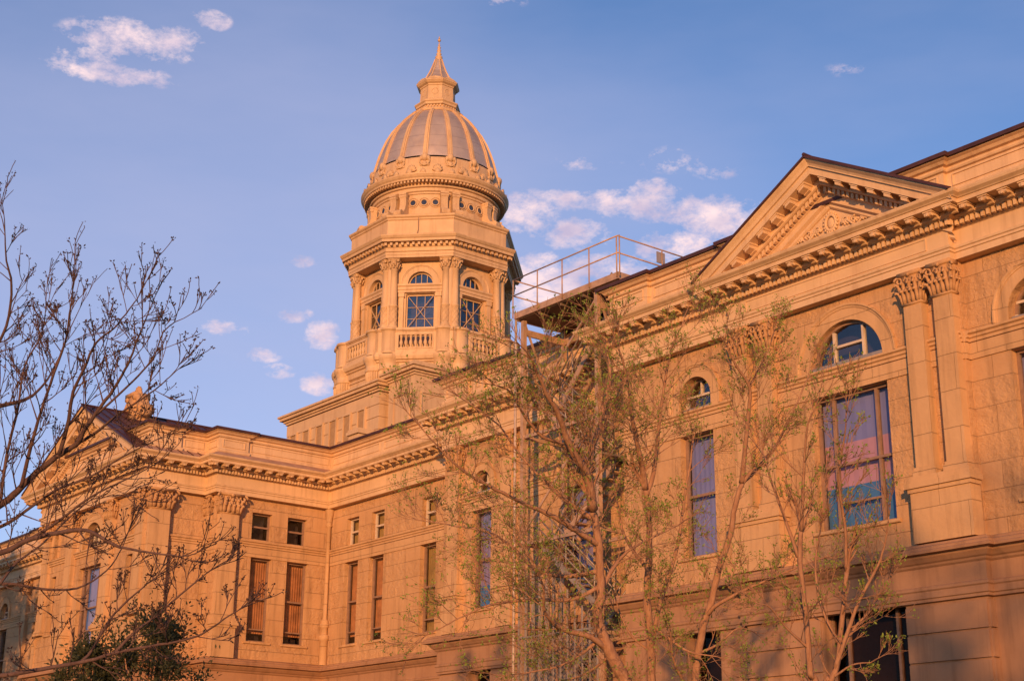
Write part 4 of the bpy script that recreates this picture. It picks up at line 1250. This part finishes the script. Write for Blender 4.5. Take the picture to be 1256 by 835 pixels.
mb.tube([(TX, TY, 41.3), (TX, TY, 41.68)], .014, 5)
obj('finial', mb, 'tower', CAP, True)

# ================================================================== STAIR TOWER (steel escape stair in the recess of the wing)
ST = thing('escape_stair_tower', 'tan steel escape stair tower with a railed rooftop platform, standing against the wing', 'stairs', (-31, 27.6, 0))
X0, X1, YF, YB = -33.1, -29.75, 26.75, 28.35
ZD = 16.52
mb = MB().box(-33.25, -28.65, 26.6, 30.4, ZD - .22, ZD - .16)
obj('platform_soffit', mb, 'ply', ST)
mb = MB()
mb.box(-33.3, -28.6, 26.52, 26.6, ZD - .20, ZD); mb.box(-33.3, -33.22, 26.6, 30.4, ZD - .24, ZD); mb.box(-28.68, -28.6, 26.6, 30.4, ZD - .24, ZD); mb.box(-33.22, -28.68, 30.32, 30.4, ZD - .24, ZD)
mb.box(-33.22, -28.68, 26.6, 30.32, ZD - .03, ZD - .01)
obj('platform', mb, 'steel', ST)
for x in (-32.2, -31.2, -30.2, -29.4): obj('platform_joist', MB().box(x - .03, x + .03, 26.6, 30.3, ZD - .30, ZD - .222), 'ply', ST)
def rail(pts, posts, h=1.07, z=ZD, mat='galv', r=.021, mid=True, name='guard_rail'):
    mb = MB()
    for hh in ((h, h * .52) if mid else (h,)): mb.tube([(x, y, z + hh) for x, y in pts], r, 6)
    for x, y in posts: mb.tube([(x, y, z - .16), (x, y, z + h)], r, 6)
    return obj(name, mb, mat, ST, True)
yf = 26.49
rail([(-33.32, yf), (-28.58, yf)], [(-33.32, yf), (-32.15, yf), (-31.0, yf), (-29.8, yf), (-28.62, yf), (-28.5, yf)], mat='steel')
rail([(-33.32, yf), (-33.32, 30.4)], [(-33.32, 28.4), (-33.32, 30.4)], mat='steel')
rail([(-28.58, yf), (-28.58, 30.4)], [(-28.58, 28.25), (-28.58, 30.4)], mat='steel')
rail([(-32.0, 30.35), (-28.6, 30.35)], [(-32.0, 30.35), (-30.4, 30.35)], mat='steel')
rail([(-30.6, 28.6), (-30.6, 30.3)], [(-30.6, 28.6), (-30.6, 30.3)], h=.95, mat='steel')
mb = MB().box(-28.66, -28.63, 28.1, 28.42, ZD + .68, ZD + 1.02); obj('sign_plate', mb, 'plate', ST)
for x, y in ((X0, YF), (X1, YF), (X0, YB), (X1, YB - .2)):
    mb = MB().box(x - .065, x + .065, y - .065, y + .065, 0, ZD - .26)
    obj('post', mb, 'steel', ST)
for z in (3.6, 6.6, 9.4, 12.6, 15.9):
    rails = [((X0, YF, z), (X0, YB, z)), ((X0, YB, z), (X1, YB - .2, z)), ((X1, YF, z), (X1, YB - .2, z))]
    if z < 15: rails.append(((X0, YF, z), (X1, YF, z)))
    else: rails[0] = ((X0, YF, z), (X0, 29.9, z))
    for p_, q_ in rails: obj('frame_beam', MB().bar(p_, q_, .07, .10 if z < 15 else .20), 'steel', ST)
for a, b in (((X0 + .1, YF - .02, 13.2), (X1, YF - .02, 16.1)), ((X1, YF - .05, 12.7), (X0, YF - .05, 9.6)), ((X0, YF + .03, 16.2), (X0, YB, 12.8)), ((X1, YF + .1, 16.2), (X1, YB - .3, 12.8))):
    obj('brace', MB().bar(a, b, .045, .06), 'steel', ST)
def flight(xa, za, xb, zb, y0, y1):
    mb = MB()
    for y in (y0, y1): mb.bar((xa, y, za - .08), (xb, y, zb - .08), .05, .17)
    n = max(4, int(abs(zb - za) / .18))
    for k in range(n):
        t = (k + .5) / n; x = xa + (xb - xa) * t; z = za + (zb - za) * t
        mb.box(x - .14, x + .14, y0, y1, z - .02, z + .02)
    f = obj('stair_flight', mb, 'steel' if max(za, zb) > 10 else 'galv', ST)
    for y in (y0, y1):
        r_ = MB()
        for hh in (.32, .62, .95): r_.tube([(xa, y, za + hh), (xb, y, zb + hh)], .024, 6)
        for k in range(5):
            t = k / 4; x = xa + (xb - xa) * t; z = za + (zb - za) * t
            r_.tube([(x, y, z - .05), (x, y, z + .95)], .024, 5)
        obj('handrail', r_, 'galv', f, True)
flight(-32.6, 9.5, -30.2, 7.5, 26.95, 27.75)
flight(-30.2, 7.45, -32.6, 5.4, 27.75, 28.3)
flight(-32.6, 5.35, -30.2, 3.3, 26.95, 27.75)
flight(-30.2, 11.55, -32.6, 9.55, 27.75, 28.3)
flight(-32.6, 13.6, -30.2, 11.6, 26.95, 27.75)
flight(-30.2, 16.3, -32.6, 13.65, 27.75, 28.3)
for z, x0_, x1_ in ((9.5, -33.1, -32.5), (7.48, -30.3, -29.75), (13.62, -33.1, -32.5), (11.58, -30.3, -29.75), (5.38, -33.1, -32.5)):
    obj('landing', MB().box(x0_, x1_, 26.9, 28.3, z - .06, z), 'galv', ST)
# barred and meshed security cage round the lower flights
cage = MB()
for k in range(12): x = X0 + (X1 - X0) * k / 11; cage.tube([(x, YF - .12, 0), (x, YF - .12, 8.6 if k < 5 else 8.6 - .25 * (k - 4))], .028, 5)
for z in (.1, 2.3, 4.6, 6.7): cage.bar((X0, YF - .12, z), (X1, YF - .12, z), .05)
for k in range(7): y = YF + (YB - YF) * k / 6; cage.tube([(X0 - .12, y, 0), (X0 - .12, y, 8.6)], .028, 5)
for z in (.1, 2.3, 4.6, 6.7): cage.bar((X0 - .12, YF, z), (X0 - .12, YB, z), .05)
cg = obj('security_cage', cage, 'galv', ST)
ch = MB(); wq = X1 - X0; ht = 6.6; p = .13
k = -int(ht / p)
while k * p < wq:
    for s in (1, -1):
        xa, za, xb, zb = k * p, 0.1, k * p + ht, .1 + ht
        if xa < 0: za += -xa; xa = 0
        if xb > wq: zb -= xb - wq; xb = wq
        if xb > xa:
            A_, B_ = (X0 + xa, X0 + xb) if s > 0 else (X1 - xa, X1 - xb)
            ch.bar((A_, YF - .14 - .004 * s, za), (B_, YF - .14 - .004 * s, zb), .007)
    k += 1
obj('chain_link', ch, 'galv', cg)
for x in (X0 - .2, ):
    obj('drain_pipe', MB().tube([(x, YF - .15, 0), (x, YF - .15, ZD)], .04, 8), plain_mat('pale_drain_pipe', (.45, .33, .25), .5), ST, True)

# ================================================================== TREES
def bark_mat(name, c0, c1):
    mt, nt, bs = new_mat(name)
    g = N(nt, 'ShaderNodeNewGeometry')
    mpn = N(nt, 'ShaderNodeMapping'); mpn.inputs['Scale'].default_value = (14, 14, 3)
    L(nt, g.outputs['Position'], mpn.inputs[0])
    v = noise(nt, mpn.outputs[0], 1.5, 6, .65)
    L(nt, ramp(nt, v, c0, c1, .3, .7), bs.inputs['Base Color'])
    L(nt, bump(nt, v, .7, .02), bs.inputs['Normal'])
    bs.inputs['Roughness'].default_value = .9
    bs.inputs['Specular IOR Level'].default_value = .15
    return mt
def leaf_mat(name, c0, c1):
    mt, nt, bs = new_mat(name)
    g = N(nt, 'ShaderNodeNewGeometry')
    v = noise(nt, g.outputs['Position'], 2.2, 4, .7)
    col = ramp(nt, v, c0, c1, .3, .7)
    L(nt, col, bs.inputs['Base Color'])
    bs.inputs['Roughness'].default_value = .7
    tr = N(nt, 'ShaderNodeBsdfTranslucent'); L(nt, col, tr.inputs[0])
    ms = N(nt, 'ShaderNodeMixShader'); ms.inputs[0].default_value = .45
    out = nt.nodes['Material Output']
    L(nt, bs.outputs[0], ms.inputs[1]); L(nt, tr.outputs[0], ms.inputs[2]); L(nt, ms.outputs[0], out.inputs[0])
    return mt
BARK_A = bark_mat('grey_brown_bark', (.25, .12, .07), (.42, .225, .13))
BARK_L = bark_mat('dark_plum_bark', (.075, .042, .038), (.15, .088, .072))
LEAF_A = leaf_mat('budding_green_leaf', (.19, .25, .03), (.33, .39, .06))
LEAF_B = leaf_mat('red_brown_bud', (.055, .028, .022), (.11, .052, .03))
LEAF_C = leaf_mat('evergreen_leaf', (.045, .050, .018), (.10, .095, .035))

def rvec(r): 
    while True:
        v = Vector((r.uniform(-1, 1), r.uniform(-1, 1), r.uniform(-1, 1)))
        if .05 < v.length < 1: return v.normalized()
def twig(mb, tips, r, p, d, ln, rad, lev, maxlev, up=.18, spread=.75, jit=.16, nch=(3, 5), ratio=.62):
    seg = max(3, int(ln / .16)) if lev < 2 else 3
    pts = [p.copy()]; rr = [rad]; d = d.normalized()
    for i in range(seg):
        d = (d + rvec(r) * jit + Vector((0, 0, up * .35))).normalized()
        p = p + d * (ln / seg); pts.append(p.copy()); rr.append(max(.0024, rad * (1 - .72 * (i + 1) / seg)))
    mb.tube(pts, rr, 5 if lev < 1 else (4 if lev < 2 else 3), False)
    tips.append((pts[-1], d, lev))
    if lev >= maxlev: 
        if r.random() < .6: tips.append((pts[1 + r.randrange(seg)], d, lev))
        return
    for k in range(r.randint(*nch)):
        t = r.uniform(.25, .98); i = min(seg - 1, int(t * seg))
        q = pts[i].lerp(pts[i + 1], t * seg - i)
        dd = (pts[i + 1] - pts[i]).normalized()
        side = rvec(r); side = (side - dd * side.dot(dd)).normalized()
        nd = (dd + side * r.uniform(.5, 1.1) * spread + Vector((0, 0, up))).normalized()
        twig(mb, tips, r, q, nd, ln * r.uniform(.45, .8) * ratio / .62, max(.0026, rr[i] * .62), lev + 1, maxlev, up, spread, jit, nch, ratio)
def smooth_path(pts, sub=4):
    out = []
    k = len(pts)
    for i in range(k - 1):
        p0, p1, p2, p3 = pts[max(0, i - 1)], pts[i], pts[i + 1], pts[min(k - 1, i + 2)]
        for s in range(sub):
            t = s / sub
            out.append(.5 * ((2 * p1) + (p2 - p0) * t + (2 * p0 - 5 * p1 + 4 * p2 - p3) * t * t + (3 * p1 - p0 - 3 * p2 + p3) * t ** 3))
    out.append(pts[-1])
    return out
def stem(mb, tips, r, pts, r0, r1, every, ln, maxlev, start=.15, **kw):
    P_ = smooth_path([Vector(p) for p in pts])
    P_ = [p + rvec(r) * min(.02, r0 * .12) for p in P_]
    k = len(P_)
    rad = [r0 + (r1 - r0) * (i / (k - 1)) ** .8 for i in range(k)]
    mb.tube(P_, rad, 9 if r0 > .05 else 6)
    acc = 0; tot = sum((P_[i + 1] - P_[i]).length for i in range(k - 1)); run = 0
    nxt = tot * start
    for i in range(k - 1):
        sl = (P_[i + 1] - P_[i]).length
        while nxt < run + sl:
            t = (nxt - run) / sl
            q = P_[i].lerp(P_[i + 1], t); dd = (P_[i + 1] - P_[i]).normalized()
            side = rvec(r); side = (side - dd * side.dot(dd)).normalized()
            fr = nxt / tot
            twig(mb, tips, r, q, (dd * .6 + side + Vector((0, 0, .25))), ln * r.uniform(.55, 1.15) * (1.15 - .5 * fr), min(rad[i] * .5, .0036 + ln * .0066), 0, maxlev, **kw)
            nxt += every * r.uniform(.6, 1.4)
        run += sl
    d = (P_[-1] - P_[-2]).normalized()
    for s in range(2): twig(mb, tips, r, P_[-1], d + rvec(r) * .3, ln * .8, r1, 0, maxlev, **kw)
def leaves(tips, r, size, n, prob, spread):
    mb = MB()
    for p, d, lev in tips:
        if r.random() > prob: continue
        for k in range(r.randint(max(1, n - 2), n + 1)):
            c = p + rvec(r) * spread * r.random()
            a = (rvec(r) + d * .6 + Vector((0, 0, .3))).normalized(); b = a.orthogonal().normalized()
            b = (b * cos(k * 2.1) + a.cross(b) * sin(k * 2.1))
            s = size * r.uniform(.6, 1.25)
            mb.add([c, c + a * s * .5 + b * s * .26, c + a * s, c + a * s * .5 - b * s * .26], [(0, 1, 2, 3)])
    return mb
def make_tree(name, label, cat, base, stems, seed, bark, leafm, lsize, ln, lprob, lspread, group=None, crown='crown', **kw):
    r = random.Random(seed)
    t = thing(name, label, cat, base, group)
    mb = MB(); tips = []
    for s in stems:
        k2 = dict(kw); k2.update(s[5] if len(s) > 5 else {})
        stem(mb, tips, r, s[0], s[1], s[2], s[3], s[4], k2.pop('maxlev', 2), k2.pop('start', .15), **k2)
    obj('trunk', mb, bark, t, True)
    obj(crown, leaves(tips, r, lsize, ln, lprob, lspread), leafm, t)
    return t
def px(d, *pts, dd=0.0): return [at(x, y, d + dd * i / max(1, len(pts) - 1)) for i, (x, y) in enumerate(pts)]
def down(pts, x=0, y=0): p = pts[0]; return [Vector((p.x + x, p.y + y, -.1)), Vector((p.x + x * .4, p.y + y * .4, p.z * .5))] + pts

# the big budding tree in the middle
D = 20.0
A = down(px(D, (768, 850), (757, 816), (744, 790), (736, 770), (732, 750), (737, 728), (736, 696), (732, 651), (727, 625)), .1, .05)
stems = [
    (A, .115, .046, .55, .7, dict(start=.45)),
    (px(D, (727, 625), (720, 580), (706, 560), (692, 530), (684, 505), (670, 482), (658, 455), (652, 440), dd=-1.2), .07, .012, .125, .75),
    (px(D, (727, 625), (722, 588), (726, 548), (736, 520), (744, 488), (748, 455), (744, 430), (740, 415), dd=1.0), .06, .012, .125, .7),
    (px(D, (744, 796), (725, 781), (690, 771), (677, 761), (667, 746), (667, 722), (655, 690), dd=-1.0), .05, .010, .125, .75),
    (px(D, (735, 668), (706, 650), (680, 634), (645, 618), (608, 600), (580, 585), (556, 567), (519, 528), dd=-1.5), .045, .008, .17, .72),
    (px(D, (733, 640), (700, 618), (668, 590), (640, 560), (610, 520), (575, 495), dd=.8), .04, .008, .17, .72),
    (px(D, (736, 700), (700, 706), (660, 700), (630, 672), (601, 653), (560, 645), (532, 640), dd=.9), .04, .008, .125, .75),
    (px(D, (734, 720), (700, 735), (650, 735), (600, 742), (565, 757), (540, 770), dd=-.6), .035, .007, .125, .7),
    (px(D, (740, 780), (715, 800), (690, 815), (660, 822), (620, 828), dd=-.6), .03, .007, .125, .6),
    (px(D, (752, 800), (725, 822), (700, 832), (660, 838), dd=.5), .025, .006, .18, .55),
    (px(D, (712, 568), (690, 545), (665, 535), (642, 508), (628, 482), (606, 472), dd=-.9), .035, .008, .125, .7),
    (px(D, (736, 728), (750, 700), (765, 680), (790, 664), (830, 645), dd=1.0), .04, .008, .125, .6),
]
make_tree('budding_tree', 'tall budding tree with a thick leaning trunk before the stair tower', 'tree', (A[0].x, A[0].y, 0), stems, 11, BARK_A, LEAF_A, .038, 3, .72, .045, 'budding trees before the wing', up=.16, spread=.85, nch=(4, 6))
D = 21.5
b0 = down(px(D, (800, 850), (797, 776), (794, 726), (796, 676), (796, 640), (792, 600)), .05, .1)
c0_ = px(D, (800, 790), (803, 768), (815, 721), (826, 688), (835, 646), (840, 605), (846, 575), (850, 540), dd=.8)
d0 = down(px(D, (852, 850), (863, 766), (873, 736), (885, 686), (896, 655), (900, 628), (910, 592)), -.6, .5)
stems = [
    (b0, .085, .038, .5, .6, dict(start=.4)),
    (px(D, (792, 600), (786, 565), (780, 537), (775, 510), (772, 482), (766, 450), (758, 425), dd=-.8), .05, .010, .125, .7),
    (px(D, (793, 606), (800, 587), (805, 555), (810, 505), (818, 455), (826, 420), (836, 400), dd=.6), .045, .010, .125, .7),
    (c0_, .046, .012, .3, .65),
    (d0, .07, .036, .45, .6, dict(start=.45)),
    (px(D, (910, 592), (913, 562), (918, 505), (919, 474), (903, 448), (892, 425), dd=-.5), .045, .010, .125, .65),
    (px(D, (911, 590), (926, 578), (954, 542), (975, 500), (990, 465), dd=.8), .035, .008, .22, .6),
    (px(D, (866, 755), (880, 741), (915, 722), (954, 706), (990, 690), dd=-.6), .04, .010, .125, .6),
    (px(D, (797, 700), (780, 680), (765, 655), (758, 620), (752, 580), dd=.6), .035, .009, .125, .6),
    (px(D, (919, 475), (932, 450), (944, 425), (950, 405), dd=.3), .02, .006, .15, .45),
    (px(D, (805, 770), (830, 790), (850, 800), (880, 805), dd=-.5), .03, .008, .2, .6),
    (px(D, (800, 800), (775, 780), (760, 750), (750, 715), dd=.5), .025, .007, .2, .6),
    (px(D, (858, 800), (880, 790), (905, 770), (925, 775), dd=.5), .025, .007, .2, .55),
    (px(D, (840, 840), (825, 805), (822, 770), (812, 740), dd=-.6), .025, .007, .2, .55),
]
make_tree('budding_tree', 'budding tree with several slender stems before the tall narrow windows', 'tree', (b0[0].x, b0[0].y, 0), stems, 12, BARK_A, LEAF_A, .038, 3, .72, .045, 'budding trees before the wing', up=.16, spread=.85, nch=(4, 6))
D = 14.0
e0 = down(px(D, (1003, 850), (994, 826), (991, 789), (987, 739), (981, 689), (983, 651)), .15, .0)
e3 = down(px(D, (1014, 850), (1019, 835), (1027, 811), (1034, 751), (1038, 701)), .1, .0)
stems = [
    (e0, .042, .022, .4, .42, dict(start=.4)),
    (px(D, (983, 651), (985, 596), (987, 558), (991, 520), (1000, 500), dd=-.3), .02, .006, .16, .45),
    (px(D, (979, 683), (960, 628), (946, 590), (938, 560), dd=.4), .02, .006, .16, .42),
    (e3, .045, .022, .4, .42, dict(start=.4)),
    (px(D, (1038, 701), (1037, 651), (1031, 610), (1028, 580), (1036, 535), (1038, 510), dd=-.4), .02, .005, .16, .42),
    (px(D, (1028, 806), (1047, 771), (1067, 749), (1085, 721), dd=.3), .02, .005, .16, .35),
    (px(D, (1024, 820), (1040, 774), (1055, 733), (1077, 693), (1086, 663), (1090, 633), dd=-.3), .026, .006, .16, .4),
    (px(D, (1030, 790), (1010, 750), (1000, 700), (1006, 650), (1012, 610), dd=.5), .02, .005, .16, .4),
    (px(D, (992, 795), (965, 770), (945, 745), (930, 740), dd=-.3), .016, .005, .2, .35),
    (px(D, (1020, 832), (1045, 815), (1068, 812), dd=-.3), .014, .005, .2, .3),
]
make_tree('young_tree', 'small young tree of thin upright stems in front of the big striped window', 'tree', (e0[0].x, e0[0].y, 0), stems, 13, BARK_A, LEAF_A, .030, 3, .5, .025, None, up=.2, spread=.7)
# bare tree reaching in from the left
D = 9.5
tb_ = at(-190, 760, D)
trunk = [Vector((tb_.x, tb_.y, -.1)), Vector((tb_.x, tb_.y, 1.0)), at(-180, 720, D), at(-150, 640, D), at(-110, 520, D), at(-100, 420, D), at(-105, 330, D)]
kw = dict()
stems = [
    (trunk, .13, .03, .5, .7, dict(start=.3)),
    ([at(-160, 690, D)] + px(D, (-80, 665), (0, 619), (26, 597), (52, 573), (74, 557), (96, 543), (104, 527), (119, 505), (139, 478), (150, 460), (163, 432), (175, 400), dd=-.6), 0.0288, 0.0048, 0.142, 0.356),
    ([at(-110, 520, D)] + px(D, (-60, 515), (0, 498), (30, 490), (48, 478), (68, 448), (86, 404), dd=.5), 0.0224, 0.0040, 0.118, 0.356),
    ([at(-150, 640, D)] + px(D - .4, (-70, 690), (0, 678), (37, 661), (85, 651), (112, 652), (140, 668), (170, 675), (205, 680), (225, 682), dd=-.5), 0.0240, 0.0040, 0.118, 0.321),
    ([at(-165, 700, D)] + px(D + .3, (-80, 735), (0, 716), (50, 722), (95, 721), (130, 700), (150, 672), dd=.4), 0.0176, 0.0040, 0.130, 0.299),
    ([at(-185, 740, D)] + px(D - .8, (-90, 835), (0, 828), (50, 820), (108, 810), (140, 801), (185, 792), (225, 785), (253, 774), (280, 755), dd=-.6), 0.0192, 0.0040, 0.107, 0.257),
    (px(D - .9, (100, 811), (112, 798), (135, 759), (158, 735), (180, 716), dd=.2), 0.0112, 0.0040, 0.089, 0.249),
    (px(D - 1, (140, 801), (165, 775), (190, 756), (225, 726), (258, 699), dd=.2), 0.0112, 0.0040, 0.089, 0.249),
    (px(D - .2, (26, 597), (36, 555), (47, 515), (62, 470), (80, 420), (84, 392), (88, 366), dd=-.3), 0.0144, 0.0040, 0.094, 0.321),
    (px(D - .3, (73, 557), (84, 515), (90, 480), (104, 450), (118, 420), (140, 402), (158, 380), (170, 364), dd=-.4), 0.0144, 0.0032, 0.089, 0.299),
    (px(D - .2, (96, 543), (118, 530), (140, 512), (165, 495), (190, 478), (208, 462), dd=-.4), 0.0112, 0.0032, 0.089, 0.285),
    (px(D, (-20, 640), (0, 646), (32, 626), (70, 600), (110, 585), (150, 560), (190, 540), dd=-.4), 0.0144, 0.0032, 0.107, 0.299),
    (px(D + .2, (-60, 515), (-20, 450), (8, 400), (14, 350), (8, 320), (6, 285), dd=-.3), 0.0160, 0.0040, 0.107, 0.299),
    (px(D - .3, (37, 661), (70, 640), (110, 610), (150, 590), (180, 575), dd=-.4), 0.0104, 0.0032, 0.094, 0.285),
    (px(D, (0, 619), (8, 560), (22, 500), (30, 450), (50, 412), (56, 380), dd=.5), 0.0128, 0.0032, 0.094, 0.299),
    (px(D - .3, (0, 716), (20, 690), (50, 668), (90, 630), (115, 610), dd=.5), 0.0096, 0.0032, 0.107, 0.285),
    (px(D - .5, (120, 507), (150, 480), (175, 455), (190, 435), (200, 408), (214, 395), dd=-.3), 0.0080, 0.0032, 0.083, 0.249),
]
make_tree('bare_tree', 'bare dark tree with red-brown buds reaching in from the left edge', 'tree', (tb_.x, tb_.y, 0), stems, 14, BARK_L, LEAF_B, .018, 4, .9, .018, None, crown='buds', up=.22, spread=.65, jit=.14, nch=(2, 3))

# dense evergreen bush low on the left
def bush(name, label, c, w, h, seed, leafm, n, lsize, cat='bush', group=None, trunk_h=.4):
    r = random.Random(seed); t = thing(name, label, cat, (c[0], c[1], 0), group)
    mb = MB(); clumps = []
    nb = 60
    for k in range(nb):
        a = r.uniform(0, 2 * pi); zz = h * (trunk_h * .4 + (1 - trunk_h * .4) * r.random() ** .8)
        prof = sin(pi * min(1, (zz / h) * .86 + .14)) ** .7
        rr = w * prof * sqrt(r.random())
        p = Vector((c[0] + rr * cos(a), c[1] + rr * sin(a), zz))
        mb.tube([Vector((c[0], c[1], max(.2, zz * .45))), Vector((c[0] + rr * .45 * cos(a), c[1] + rr * .45 * sin(a), zz * .75)), p], [.05, .03, .012], 5)
        clumps.append(p)
    mb.tube([(c[0], c[1], -.1), (c[0] + .05, c[1], h * .5), (c[0], c[1] + .05, h * .9)], [w * .06 + .04, w * .04 + .02, .015], 7)
    obj('trunk', mb, BARK_A, t, True)
    lv = MB()
    def leaf(q, a, k, s_):
        b = a.orthogonal().normalized(); b = b * cos(k) + a.cross(b) * sin(k)
        lv.add([q, q + a * s_ * .5 + b * s_ * .2, q + a * s_, q + a * s_ * .5 - b * s_ * .2], [(0, 1, 2, 3)])
    for p in clumps:
        cr = w * r.uniform(.10, .26)
        for k in range(n // 2):
            d = rvec(r); q = p + d * cr * r.random() ** .45
            leaf(q, (rvec(r) + Vector((0, 0, .5)) + d * .6).normalized(), k, lsize * r.uniform(.6, 1.3))
        for k in range(9):          # sprays that break the outline
            d = (rvec(r) + Vector((0, 0, .7)) + Vector((p.x - c[0], p.y - c[1], 0)) * (.5 / w)).normalized()
            ln = w * r.uniform(.2, .5)
            for q_ in range(n // 18):
                t_ = r.random() ** .8
                leaf(p + d * ln * t_ + rvec(r) * lsize * .7, (d + rvec(r) * .9).normalized(), q_, lsize * r.uniform(.5, 1.1))
    obj('crown', lv, leafm, t)
    return t
q = at(185, 800, 27.0)
bush('evergreen_bush', 'dense dark green bush at the foot of the centre block, behind bare branches', (q.x, q.y), 1.7, at(185, 762, 27).z, 21, LEAF_C, 260, .10)
q = at(105, 845, 26.0)
bush('evergreen_bush', 'lower dark green bush at the left edge under the bare branches', (q.x, q.y), 1.0, at(105, 795, 26).z, 22, LEAF_C, 240, .10)

# trees on the lawn behind the photographer, whose loose crowns dapple the basement of the wing
def unseen_lawn_tree(x, y, w, h, label, seed, n_limb=7, prob=.9, ls=.10, **kw):
    r = random.Random(seed)
    top = Vector((x + r.uniform(-.3, .3), y + r.uniform(-.3, .3), h * .93))
    stems = [([Vector((x, y, -.1)), Vector((x + .08, y, h * .2)), Vector((x - .05, y + .1, h * .45)), Vector((x + .1, y - .1, h * .7)), top], .05 + h * .011, .02, w * .16, w * .30, dict(start=.4))]
    for k in range(n_limb):
        a = 2 * pi * k / n_limb + r.uniform(-.3, .3); z0 = h * r.uniform(.25, .6); rr = w * r.uniform(.6, .9)
        stems.append(([Vector((x, y, z0)), Vector((x + rr * .45 * cos(a), y + rr * .45 * sin(a), z0 + h * .14)), Vector((x + rr * cos(a), y + rr * sin(a), min(h * .92, z0 + h * r.uniform(.28, .42))))], .03 + h * .003, .012, w * .11, w * .28))
    make_tree('unseen_lawn_tree', label, 'tree', (x, y, 0), stems, seed, BARK_A, LEAF_A, ls, 5, prob, ls * 1.2, 'trees across the lawn', up=.15, spread=.9, nch=(3, 5))
unseen_lawn_tree(28.0, -21.5, 4.8, 17.4, 'tall leafing tree far across the lawn behind the camera', 41, 9, .85, .14)
unseen_lawn_tree(-10.5, -1.0, 2.5, 12.2, 'slender leafing tree on the lawn to the left of the camera', 43)
bush('unseen_lawn_tree', 'broad tall tree added out of view at the far left to shade the far wing', (-64.5, 12.0), 5.6, 17.6, 44, LEAF_C, 700, .22, 'tree', 'trees across the lawn', .9)  # added tree outside the view that keeps sun off the far wing
